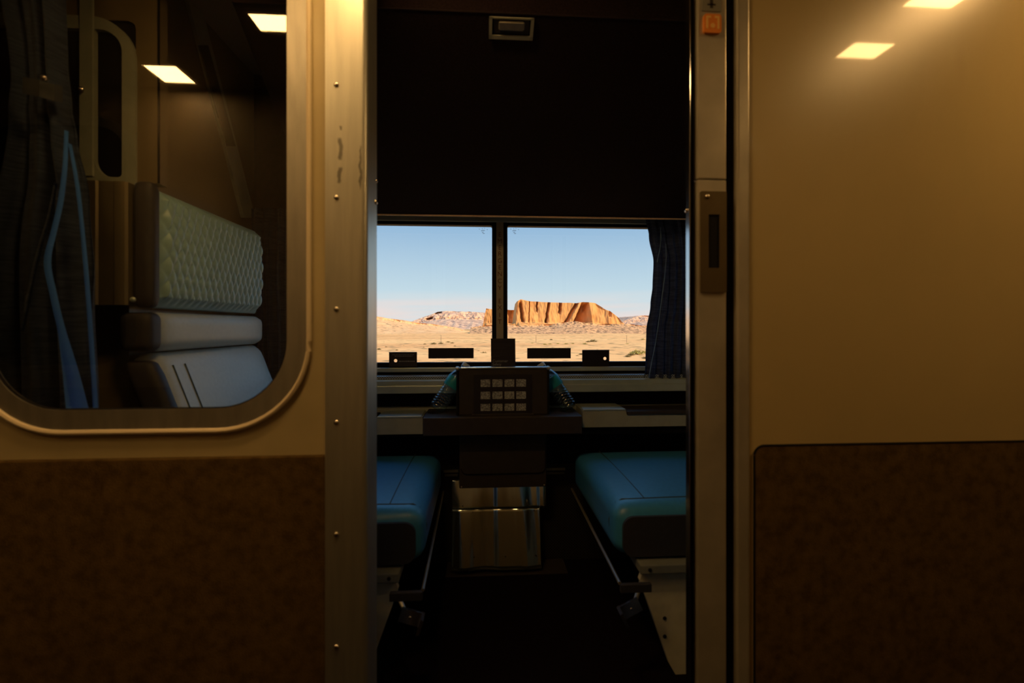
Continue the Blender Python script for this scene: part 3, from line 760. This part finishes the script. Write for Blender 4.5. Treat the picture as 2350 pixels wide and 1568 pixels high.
t = obj('latch_handle', (lambda b: (slopebox(b, hx0, hx0+.008, d0, d1, -.002, .006), slopebox(b, hx1-.008, hx1, d0, d1, -.002, .006), slopebox(b, hx0, hx1, d1-(d1-d0)*.18, d1, -.002, .006), slopebox(b, hx0, hx1, d0, d0+(d1-d0)*.06, -.002, .006), b)[-1])(bmesh.new()), M['tan'], bk_, label='tan framed chrome latch')
b = bmesh.new(); slopebox(b, hx0+.008, hx1-.008, d0, d1, -.001, .001); obj('latch_recess', b, M['black'], t)
b = bmesh.new(); slopebox(b, hx0+.024, hx1-.024, d0+(d1-d0)*.15, d0+(d1-d0)*.58, .001, .009)
bmesh.ops.bevel(b, geom=b.edges[:], offset=.003, segments=3, affect='EDGES'); obj('latch_grip', b, M['alu_dull'], t)
b = bmesh.new(); slopebox(b, hx0+.012, hx1-.012, d0+(d1-d0)*.10, d0+(d1-d0)*.75, .0, .003); obj('latch_plate', b, M['brown'], t)

# ================================================================ THINGS SEEN THROUGH THE LEFT WINDOW
# tall cabinet front beside the seat with two rounded dark openings
YC = 1.27
cb_ = thing('closet', (-1.05, YC, ZF), 'tan closet front with rounded dark openings behind the gathered curtain', 'closet')
xr = Xp(364, YC)
Xa, Xb, Xc = Xp(190, YC), Xp(222, YC), Xp(285, YC)
zt1 = Zp(200, 70, YC); zb1 = Zp(230, 408, YC)
oring = rrect(-1.42, Xp(315, YC), zb1-.04, Zp(200, 40, YC), [.03, .03, .11, .03], 10)
h2 = rrect(Xb, Xc, zb1, zt1, [.045, .01, .055, .004], 10); h1 = rrect(-1.38, Xa, zb1, zt1, [.01, .01, .004, .03], 6)
obj('front_panel', plate(bmesh.new(), [(-1.5, ZF), (-.885, ZF), (-.885, .362), (xr, .362), (xr, CZ), (-1.5, CZ)], [rrect(-1.41, Xp(312, YC), zb1-.03, Zp(200, 44, YC), .02, 3)], YC, YC+.035), M['endwall'], cb_)
obj('opening_frame', plate(bmesh.new(), oring, [h2, h1], YC-.008, YC+.004), M['tan'], cb_, label='pale rounded frame')
obj('centre_bar', B(Xa, Xb, YC-.012, YC-.006, zb1, CZ, r=.002), M['tan'], cb_, label='pale centre bar')
obj('dark_backing', B(-1.42, Xp(312, YC), YC+.006, YC+.012, zb1-.03, Zp(200, 42, YC)), M['black'], cb_)
bm = bmesh.new(); tube(bm, [(xr+.001, YC-.001, .362), (xr+.001, YC-.001, CZ)], .003, 6); obj('edge_strip', bm, M['black'], cb_)
# metal shroud at the aisle end of the seat back
x0, x1 = Xp(192, 1.2), Xp(294, 1.2)
z0, z1 = Zp(245, 700, 1.2), Zp(245, 417, 1.2)
sh = thing('seat_end_cover', ((x0+x1)/2, 1.22, z0), 'bronze metal cover with rounded vertical edges beside the quilted headrest', 'metal cover')
bm = bmesh.new()
prof = []
for i in range(25):
    u = i/24; yy = 1.2 - .010*math.sin(PI*u)**.3 + (.004 if .35 < u < .75 else 0)
    prof.append((x0+(x1-x0)*u, yy))
prof += [(x1, 1.255), (x0, 1.255)]
a_ = [bm.verts.new((x, y, z0)) for x, y in prof]; b_ = [bm.verts.new((x, y, z1)) for x, y in prof]
for i in range(len(prof)): bm.faces.new((a_[i], a_[(i+1) % len(prof)], b_[(i+1) % len(prof)], b_[i]))
bm.faces.new(a_); bm.faces.new(b_)
obj('cover_shell', bm, mat('bronze cover', (.36, .29, .17), .35, .7, n=10, namt=.15), sh, True)
screw(sh, Xp(303, 1.2), 1.203, Zp(303, 688, 1.2), .007, m='grey2', name='cap_nut')
# slanted bunk guide track on the end wall
tp, bp = (Xp(418, 1), 1), None
def endwall_pt(px, py, X):
    Y = X / math.tan(TH + math.atan((px-1175)/F)); return (Y, Zp(px, py, Y))
XT = XL+.012
gt = thing('bunk_guide_track', (XL, 1.6, .15), 'slanted tan guide track for the bunk on the left end wall', 'guide track')
pA = [endwall_pt(px, py, XT) for px, py in ((425, -30), (452, -30), (586, 500), (560, 500))]
b = bmesh.new()
fr = [b.verts.new((XT, y, z)) for y, z in pA]; bk2 = [b.verts.new((XL, y, z)) for y, z in pA]
b.faces.new(fr); b.faces.new(bk2)
for i in range(4): b.faces.new((fr[i], fr[(i+1) % 4], bk2[(i+1) % 4], bk2[i]))
obj('track_plate', b, M['tan'], gt)
pB = [endwall_pt(px, py, XT+.002) for px, py in ((457, 104), (478, 104), (541, 336), (521, 336))]
b = bmesh.new()
fr = [b.verts.new((XT+.002, y, z)) for y, z in pB]; bk2 = [b.verts.new((XT-.002, y, z)) for y, z in pB]
b.faces.new(fr); b.faces.new(bk2)
for i in range(4): b.faces.new((fr[i], fr[(i+1) % 4], bk2[(i+1) % 4], bk2[i]))
obj('slot_cover', b, M['brown'], gt, label='dark brown inset strip')
# switch panel on the window wall
x0, x1 = Xp(602, 1.95), Xp(640, 1.95)
t = thing('switch_panel', ((x0+x1)/2, 1.955, Zp(620, 735, 1.95)), 'black switch panel with small pale outlets behind the quilted headrest', 'switch panel')
obj('panel_face', B(x0, x1, 1.945, YR-.001, Zp(620, 735, 1.95), Zp(620, 556, 1.95), r=.003), M['ink'], t)
for (a, b2, c, d) in ((604, 640, 610, 668), (604, 690, 617, 712)):
    obj('outlet', B(Xp(a, 1.94), Xp(c, 1.94), 1.941, 1.946, Zp(610, d, 1.94), Zp(610, b2, 1.94), r=.001), M['grey'], t)
# ---- curtains
def curtain(name, label, xl, xr_, y, ztop, zbot, folds, amp, base, extra=None, nz=70, nx=150, m='denim', thick=.0018):
    b = bmesh.new(); g = []
    for j in range(nz+1):
        v = j/nz; z = ztop+(zbot-ztop)*v; a = xl(z); c = xr_(z); r = []
        for i in range(nx+1):
            u = i/nx
            ph = folds*2*PI*u + .8*math.sin(3.1*v+5*u) + 1.5*noise.noise(Vector((u*3, v*2.2, 7.7)))
            d = amp*(math.sin(ph)+.35*math.sin(2.3*ph+1.3+2*v)) + .3*amp*noise.noise(Vector((u*8, v*5, 1)))
            r.append(b.verts.new((a+(c-a)*u+.25*amp*math.cos(ph), y+d, z)))
        g.append(r)
    for j in range(nz):
        for i in range(nx): b.faces.new((g[j][i], g[j][i+1], g[j+1][i+1], g[j+1][i]))
    back = {}
    r = bmesh.ops.solidify(b, geom=b.faces[:], thickness=thick)
    t = thing(name, base, label, 'curtain')
    obj('drape', b, M[m], t, True, sharp=60)
    return t, g
def interp(pts):
    pts = sorted(pts)
    def f(z):
        if z <= pts[0][0]: return pts[0][1]
        if z >= pts[-1][0]: return pts[-1][1]
        for (z0, x0), (z1, x1) in zip(pts, pts[1:]):
            if z0 <= z <= z1:
                s_ = (z-z0)/(z1-z0); s_ = s_*s_*(3-2*s_); return x0+(x1-x0)*s_
    return f
YC2 = 1.88
lf_ = interp([(Zp(px, py, YC2), Xp(px, YC2)) for px, py in ((1484, 498), (1492, 540), (1503, 600), (1501, 655), (1496, 700), (1486, 760), (1484, 830), (1481, 874))])
rc, _ = curtain('window_curtain', 'dark blue pleated curtain gathered at the right end of the window', lf_, lambda z: .98, YC2+.02, Zp(1500, 490, YC2), Zp(1500, 876, YC2), 9, .009, (.8, YC2, -.2))
bm = bmesh.new()
for ln in (((1516, 522), (1517, 548), (1514, 575), (1508, 602)), ((1528, 560), (1529, 592), (1525, 640), (1518, 690), (1511, 745), (1504, 790), (1496, 830), (1489, 868))):
    tube(bm, [(Xp(px, YC2-.006), YC2-.006, Zp(px, py, YC2-.006)) for px, py in ln], .0013, 6)
obj('stitched_hem', bm, M['hem'], rc, True)
curtain('window_curtain', 'dark curtain drawn to the left end of the window', lambda z: -.88, lambda z: -.715-.01*math.sin(4*z), YC2+.02, Zp(1500, 490, YC2), Zp(1500, 876, YC2), 4, .013, (-.7, YC2, -.2))
YD = 1.06
dl = interp([(.95, -1.06), (.52, -.99), (.45, -1.0), (.1, -1.08), (-.3, -1.10), (-.9, -1.10)])
dr = interp([(Zp(px, py, YD), Xp(px, YD)) for px, py in ((122, -60), (128, 120), (138, 235), (150, 300), (180, 450), (200, 650), (219, 935), (226, 1100))])
dc, _ = curtain('door_curtain', 'long dark blue curtain tied back behind the corridor window', dl, dr, YD+.02, .95, -.9, 3.4, .020, (-.98, YD, -.9), nz=110)
bm = bmesh.new()
bnd = [(Xp(52, 1.03), 1.03, Zp(52, 195, 1.03)), (Xp(90, 1.02), 1.02, Zp(90, 203, 1.02)), (Xp(125, 1.03), 1.03, Zp(125, 213, 1.03)), (Xp(144, 1.05), 1.05, Zp(144, 216, 1.05))]
g = []
for p in bnd: g.append([bm.verts.new((p[0], p[1], p[2]+h)) for h in (-.017, .017)])
for a, b2 in zip(g, g[1:]): bm.faces.new((a[0], b2[0], b2[1], a[1]))
bmesh.ops.solidify(bm, geom=bm.faces[:], thickness=.003)
obj('tie_band', bm, mat('grey tie band', (.10, .105, .11), .8), dc)
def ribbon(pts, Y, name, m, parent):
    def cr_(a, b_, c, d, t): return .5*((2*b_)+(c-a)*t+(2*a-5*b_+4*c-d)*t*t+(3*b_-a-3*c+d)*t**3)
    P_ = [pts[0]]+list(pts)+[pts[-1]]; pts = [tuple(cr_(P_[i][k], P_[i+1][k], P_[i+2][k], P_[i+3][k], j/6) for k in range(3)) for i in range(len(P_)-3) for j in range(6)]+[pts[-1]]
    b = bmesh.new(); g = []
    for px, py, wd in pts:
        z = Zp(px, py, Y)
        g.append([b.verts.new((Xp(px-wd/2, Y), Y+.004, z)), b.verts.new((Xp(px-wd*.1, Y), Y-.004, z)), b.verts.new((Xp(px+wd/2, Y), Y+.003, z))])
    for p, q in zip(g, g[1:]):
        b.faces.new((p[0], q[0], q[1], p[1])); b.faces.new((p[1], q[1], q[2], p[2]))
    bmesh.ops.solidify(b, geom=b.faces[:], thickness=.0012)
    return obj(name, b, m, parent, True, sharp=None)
edge_light = mat('blue curtain edge with painted window light', (.07, .24, .75), .8, bump=.4, bscale=500)  # window light along the curtain edges, painted in as brighter blue
ribbon(((152, 300, 5), (148, 380, 8), (138, 460, 11), (122, 530, 12), (106, 600, 17), (118, 670, 18), (136, 750, 20), (158, 850, 38), (174, 940, 54)), 1.022, 'lit_edge_ribbon', edge_light, dc)
ribbon(((160, 330, 4), (180, 450, 6), (198, 640, 8), (212, 840, 9), (218, 940, 10)), 1.026, 'lit_edge_ribbon', edge_light, dc)
ribbon(((128, 420, 3), (112, 500, 4), (88, 580, 5), (66, 680, 5), (50, 760, 4)), 1.024, 'lit_edge_ribbon', M['denim'], dc)

# brass hooks
for px, py, lab in ((178, 200, 'small brass coat hook beside the pale closet frame'), (113, 186, 'small brass hook above the curtain tie')):
    x, z = Xp(px, 1.24 if px > 150 else 1.02), Zp(px, py, 1.24 if px > 150 else 1.02); y = 1.262 if px > 150 else 1.02
    bm = bmesh.new(); lathe(bm, [(.002, -.006), (.005, 0), (.006, .004), (.003, .007)], Matrix.Translation((x, y-.01, z)) @ Matrix.Rotation(PI/2, 4, 'X'), 12)
    own('coat_hook', bm, M['screw'], (x, y-.01, z), lab, 'hook', smooth=True)

# ================================================================ LANDSCAPE
GZ = -4.8
def rock_mat(name, c1, c2, scale, streak, speck, speckc=(.10, .08, .05), bumpd=1.5, th=(.60, .68), nmin=.45):
    m = bpy.data.materials.new(name); m.use_nodes = True; T = m.node_tree; P = T.nodes['Principled BSDF']; P.inputs['Roughness'].default_value = 1; P.inputs['Specular IOR Level'].default_value = .05
    g = T.nodes.new('ShaderNodeNewGeometry'); mpn = T.nodes.new('ShaderNodeMapping'); T.links.new(g.outputs['Position'], mpn.inputs[0]); mpn.inputs['Scale'].default_value = streak
    t = T.nodes.new('ShaderNodeTexNoise'); t.inputs['Scale'].default_value = scale; t.inputs['Detail'].default_value = 8; T.links.new(mpn.outputs[0], t.inputs[0])
    r = T.nodes.new('ShaderNodeValToRGB'); T.links.new(t.outputs[0], r.inputs[0]); r.color_ramp.elements[0].position = .36; r.color_ramp.elements[1].position = .62
    r.color_ramp.elements[0].color = (*c2, 1); r.color_ramp.elements[1].color = (*c1, 1)
    t2 = T.nodes.new('ShaderNodeTexNoise'); t2.inputs['Scale'].default_value = speck; t2.inputs['Detail'].default_value = 3; T.links.new(g.outputs['Position'], t2.inputs[0])
    r2 = T.nodes.new('ShaderNodeValToRGB'); T.links.new(t2.outputs[0], r2.inputs[0]); r2.color_ramp.elements[0].position = th[0]; r2.color_ramp.elements[1].position = th[1]
    sx = T.nodes.new('ShaderNodeSeparateXYZ'); T.links.new(g.outputs['Normal'], sx.inputs[0])
    mr = T.nodes.new('ShaderNodeMapRange'); mr.inputs[1].default_value = nmin; mr.inputs[2].default_value = nmin+.35; T.links.new(sx.outputs[2], mr.inputs[0])
    mm = T.nodes.new('ShaderNodeMath'); mm.operation = 'MULTIPLY'; T.links.new(r2.outputs[0], mm.inputs[0]); T.links.new(mr.outputs[0], mm.inputs[1])
    x = T.nodes.new('ShaderNodeMix'); x.data_type = 'RGBA'; T.links.new(mm.outputs[0], x.inputs[0]); T.links.new(r.outputs[0], x.inputs[6]); x.inputs[7].default_value = (*speckc, 1)
    T.links.new(x.outputs[2], P.inputs['Base Color'])
    bn = T.nodes.new('ShaderNodeBump'); bn.inputs['Strength'].default_value = .9; bn.inputs['Distance'].default_value = bumpd; T.links.new(t.outputs[0], bn.inputs['Height']); T.links.new(bn.outputs[0], P.inputs['Normal'])
    return m
M['mesa'] = rock_mat('orange sandstone', (.76, .385, .135), (.60, .28, .095), .22, (1, 1, .3), .35, bumpd=.7)
M['hill'] = rock_mat('pale pink rock', (.86, .53, .32), (.58, .33, .21), .09, (1, 1, 1.5), .16, (.34, .22, .17), 3, (.54, .62), -.3)
M['talus'] = rock_mat('rubble slope rock', (.90, .47, .20), (.70, .35, .16), .6, (1, 1, 1), .45, (.20, .11, .06), .22, (.50, .58), .2)
M['slope'] = rock_mat('orange sand slope', (.92, .53, .24), (.80, .42, .18), .15, (1, 1, 1), .30, (.30, .18, .09), .5, (.60, .66), .3)
M['desert'] = rock_mat('dry desert ground', (.98, .54, .21), (.86, .42, .155), .045, (.25, 1, 1), .35, (.36, .22, .09), .15, (.57, .66))
def ridge(name, pts, D, cliff, m, label, cat, talus=40, flute=5, seed=0, du=.6, back=90, lean=.12, kind=None, cleft=(), nv=(10, 26, 12), rough=.05, fq=.09, iso=.35):
    """pts: skyline (px, py) read at distance D; cliff: fraction of the height that is steep; clefts: (px, width px, depth m)"""
    pts = sorted(pts); us = []
    p = pts[0][0]
    while p <= pts[-1][0]: us.append(p); p += du
    tot = sum(nv)
    b = bmesh.new(); g = []
    for px in us:
        for (a, ya), (c, yc) in zip(pts, pts[1:]):
            if a <= px <= c: s_ = (px-a)/(c-a); py = ya+(yc-ya)*s_; break
        X = Xp(px, D); top = Zp(px, py, D); base = GZ-1
        top += rough*(top-base)*noise.noise(Vector((X*.12, seed, 0)))*.5
        hb = base + (top-base)*(1-cliff)
        off = flute*.6*noise.noise(Vector((X*.05, seed, 1)))
        col_ = []
        for k in range(nv[0]):
            v = k/nv[0]; yy = D - talus*(1-v) + off*v; zz = base+(hb-base)*v**1.3
            zz += (hb-base)*.16*noise.noise(Vector((X*.11, yy*.11, seed)))*math.sin(PI*v)
            col_.append(b.verts.new((X*(1+.0*v), yy, zz)))
        for k in range(nv[1]):
            v = k/nv[1]; zz = hb+(top-hb)*v
            n_ = flute*.8*noise.noise(Vector((X*fq, zz*fq*iso, seed+9)))+flute*.4*noise.noise(Vector((X*fq*3, zz*fq*3*iso, seed+5)))+flute*.2*noise.noise(Vector((X*fq*8, zz*fq*8*iso, seed+6)))
            cl = 0
            for c_ in cleft:
                cp, cw, cd = c_[:3]; tilt = c_[3] if len(c_) > 3 else 0; va, vb = (c_[4], c_[5]) if len(c_) > 5 else (-1, 2)
                if len(c_) > 6:          # a recess whose right wall swings back towards the viewer
                    q = (px-cp-tilt*v-1.2*noise.noise(Vector((zz*.3, cp, 0))))/(cw*(1-.62*v))
                    if 0 < q < 1 and v < vb: cl += cd*(1-q)*min(1, q*9)*min(1, (vb-v)*7)
                    continue
                q = abs(px-cp-tilt*(v-.5)-1.3*noise.noise(Vector((zz*.3, cp, 0))))/cw
                if q < 1 and va < v < vb: cl += cd*(1-q*q)*min(1, (v-va)*6, (vb-v)*6)
            yy = D + off*(1-.35*v) + lean*(top-hb)*v**1.5 + n_ + cl
            col_.append(b.verts.new((X, yy, zz)))
        yt = D + off*.65 + lean*(top-hb)
        for k in range(nv[2]+1):
            v = k/nv[2]; yy = yt + back*v
            zz = top + (base-top)*max(0, (v-.7)/.3) + (top-base)*.03*noise.noise(Vector((X*.08, yy*.08, seed)))*min(1, v*8)
            zz -= .04*(top-base)*v
            col_.append(b.verts.new((X*(1+.15*v*0), yy, zz)))
        g.append(col_)
    for i in range(len(g)-1):
        for j in range(len(g[0])-1): b.faces.new((g[i][j], g[i+1][j], g[i+1][j+1], g[i][j+1]))
    for e in (g[0], g[-1]):
        try: b.faces.new(e)
        except Exception: pass
    Xc = (Xp(us[0], D)+Xp(us[-1], D))/2
    o = own(name, b, m, (Xc, D, GZ), label, cat, smooth=True, sharp=None)
    if kind: o['kind'] = kind
    return o
# desert floor: gently uneven
b = bmesh.new(); g = []
ysamp = [2.6, 6, 12, 20, 30, 40, 50, 60, 70, 80, 92, 105, 120, 140, 165, 195, 230, 270, 320, 400, 520, 700, 1000, 1500, 2400]
for yy in ysamp:
    r = []
    for i in range(121):
        xx = (i-60)/60*(yy*2.2+60)
        amp = .35*min(1, max(0, (yy-20)/60))
        r.append(b.verts.new((xx, yy, GZ + amp*noise.noise(Vector((xx*.03, yy*.02, 2))))))
    g.append(r)
for j in range(len(g)-1):
    for i in range(120): b.faces.new((g[j][i], g[j][i+1], g[j+1][i+1], g[j+1][i]))
dg = obj('desert_ground', b, M['desert'], None, True, sharp=None); dg['kind'] = 'structure'

ridge('mesa', [(1172, 745), (1183, 742), (1185, 722), (1188, 700), (1190, 690), (1196, 687), (1204, 689), (1222, 691), (1245, 693), (1272, 694), (1300, 695), (1325, 695), (1340, 693), (1350, 693), (1368, 696), (1380, 703), (1390, 710), (1402, 714), (1412, 722), (1422, 731), (1428, 739), (1436, 746), (1450, 752)], 430, .66, M['mesa'],
      'broad orange sandstone mesa with shadowed clefts in the right pane', 'mesa', talus=24, flute=2.6, seed=3, du=.28, lean=.16, back=60,
      cleft=((1233, 2.4, 7, 1, .45, 1.3), (1257, 3.5, 9, 8), (1285, 4, 8, 6, .4, 1.3), (1312, 5, 9, 26), (1314, 46, 30, 22, -1, 1.0, 'r'), (1197, 4.5, 9, -5, -1, .93), (1343, 3, 5, 14, .5, 1.2), (1400, 4, 4, 5, .5, 1.1), (1215, 1.6, 3, 2)), rough=.04)
ridge('rock_butte', [(1108, 746), (1110, 738), (1113, 722), (1116, 708), (1124, 709), (1140, 711), (1165, 711), (1185, 712), (1192, 714), (1200, 745)], 580, .62, M['mesa'],
      'small orange butte standing behind the window mullion', 'butte', talus=22, flute=4, seed=11, du=.5, cleft=((1172, 8, 10),))
ridge('distant_hill', [(890, 747), (925, 741), (945, 737), (965, 729), (985, 722), (1002, 715), (1020, 713), (1050, 714), (1085, 715), (1115, 717), (1140, 722), (1170, 735), (1210, 747)], 900, .42, M['hill'],
      'pale pink flat-topped hill in the left pane', 'hill', talus=160, flute=8, seed=21, du=.6, back=250, lean=1.7, cleft=((984, 10, 26, 0, .1, .6), (1003, 9, 26, 0, .7, 1.2)), rough=.03, fq=.07, iso=1)
ridge('distant_hill', [(1405, 748), (1432, 740), (1445, 734), (1462, 727), (1480, 724), (1500, 724), (1540, 728), (1600, 742), (1660, 748)], 1000, .4, M['hill'],
      'pale pink hill at the far right beside the curtain', 'hill', talus=140, flute=8, seed=31, du=1, back=250, lean=1.4, rough=.03, fq=.07, iso=1)
ridge('sand_slope', [(560, 716), (700, 716), (800, 720), (850, 725), (870, 729), (900, 732), (925, 737), (955, 741), (990, 744), (1015, 748), (1045, 753), (1076, 764)], 400, .10, M['slope'],
      'smooth orange sandy slope at the left edge of the left pane', 'sand slope', talus=110, flute=4, seed=41, du=.8, lean=1.2, rough=.08)
ridge('talus_slope', [(1080, 752), (1115, 747), (1150, 745), (1190, 748), (1230, 746), (1270, 744), (1290, 740), (1320, 738), (1350, 742), (1390, 744), (1430, 744), (1480, 747), (1540, 748), (1620, 752)], 352, .1, M['talus'],
      'rubble slope along the foot of the mesa', 'rock slope', talus=60, flute=5, seed=51, du=.7, back=16, lean=1.5, rough=.12)

# shrubs
M['shrub'] = mat('dry olive shrub', (.36, .26, .10), 1, n=3, namt=.5, spec=.05)
M['shrub2'] = mat('yellow green shrub', (.62, .50, .14), 1, n=3, namt=.5, spec=.05)
def shrub_mesh(seed, m):
    rnd = random.Random(seed); b = bmesh.new()
    for k in range(90):
        a = rnd.uniform(0, 2*PI); el = rnd.uniform(.15, 1.45); ln = rnd.uniform(.45, 1.0)
        d = Vector((math.cos(a)*math.cos(el), math.sin(a)*math.cos(el), math.sin(el)*.75)); p = d*ln
        s_ = d.cross(Vector((0, 0, 1))).normalized()*.02
        q = [b.verts.new(v) for v in (s_, -s_, p)]; b.faces.new(q)
        for c in range(5):
            pp = p*rnd.uniform(.55, 1.05) + Vector([rnd.uniform(-.09, .09) for _ in range(3)])
            t1 = Vector([rnd.uniform(-1, 1) for _ in range(3)]).normalized()*.085; t2 = t1.cross(Vector([rnd.uniform(-1, 1) for _ in range(3)])).normalized()*.05
            b.faces.new([b.verts.new(v) for v in (pp-t1, pp-t2, pp+t1, pp+t2)])
    for v in b.verts: v.co.z = max(v.co.z, 0)
    me = bpy.data.meshes.new('desert_shrub'); b.to_mesh(me); b.free(); me.materials.append(m); return me
SM = [shrub_mesh(1, M['shrub']), shrub_mesh(2, M['shrub2']), shrub_mesh(3, M['shrub'])]
def put_shrub(px, py, wpx, k, label, group):
    SP.append((px, py))
    depth = -GZ*F/(py-749); a = TH+math.atan((px-1175)/F)
    Y = depth*math.cos(a)/math.cos(a-TH); X = Y*math.tan(a)
    o = bpy.data.objects.new('desert_shrub', SM[k]); col.objects.link(o)
    s_ = 1.3*wpx/2*depth/F; o.location = (X, Y, GZ+H-.1); o.scale = (s_, s_, s_*.62); o.rotation_euler = (0, 0, px*1.7)
    tag(o, label, 'shrub', group)
gl_, gr_ = 'low dry desert shrub on the flat ground seen in the left pane', 'low dry desert shrub on the flat ground seen in the right pane'
rs = random.Random(5); SP = []
for (px, py, wd, k) in ((995, 790, 16, 0), (1012, 789, 14, 0), (1029, 786, 12, 2), (1038, 788, 11, 0), (1043, 781, 6, 1), (870, 802, 12, 2), (886, 796, 6, 0), (1110, 812, 20, 0), (1098, 806, 10, 2), (975, 790, 8, 0)):
    put_shrub(px, py, wd, k, gl_, 'shrubs in the left pane')
for (px, py, wd, k) in ((1250, 792, 14, 1), (1262, 791, 12, 1), (1280, 790, 12, 1), (1300, 791, 14, 1), (1315, 790, 12, 1), (1342, 791, 16, 1), (1360, 785, 22, 0), (1350, 786, 14, 2), (1375, 792, 8, 0), (1335, 814, 16, 2), (1325, 817, 10, 0), (1462, 812, 34, 1), (1448, 815, 20, 0), (1478, 809, 18, 1), (1440, 818, 16, 2),
                        (1475, 780, 12, 1), (1480, 822, 16, 0), (1265, 780, 8, 0), (1440, 791, 12, 1), (1222, 788, 8, 1)):
    put_shrub(px, py, wd, k, gr_, 'shrubs in the right pane')
for i in range(70):
    px = rs.uniform(860, 1485); py = rs.uniform(766, 828)
    if 1125 < px < 1168: px += 60
    left = px < 1147
    if any(abs(px-a)<14 and abs(py-b_)<5 for a, b_ in SP): continue
    SP.append((px, py))
    put_shrub(px, py, rs.uniform(2.5, 6)*(py-745)/45, rs.randrange(3), gl_ if left else gr_, 'shrubs in the left pane' if left else 'shrubs in the right pane')
M['wood'] = mat('weathered post wood', (.20, .13, .08), .9)
for px, lab in ((1012, 'thin fence post above the shrubs in the left pane'), (1128, 'thin fence post at the window mullion'), (1230, 'thin fence post left in the right pane'), (1438, 'thin fence post right in the right pane')):
    py = 787; depth = -GZ*F/(py-749); a = TH+math.atan((px-1175)/F); Y = depth*math.cos(a)/math.cos(a-TH); X = Y*math.tan(a)
    bm = bmesh.new(); tube(bm, [(X, Y, GZ-.2), (X+.02, Y, GZ+2.2)], [.055, .05], 8)
    own('fence_post', bm, M['wood'], (X, Y, GZ-.2), lab, 'fence post', 'fence posts on the plain')
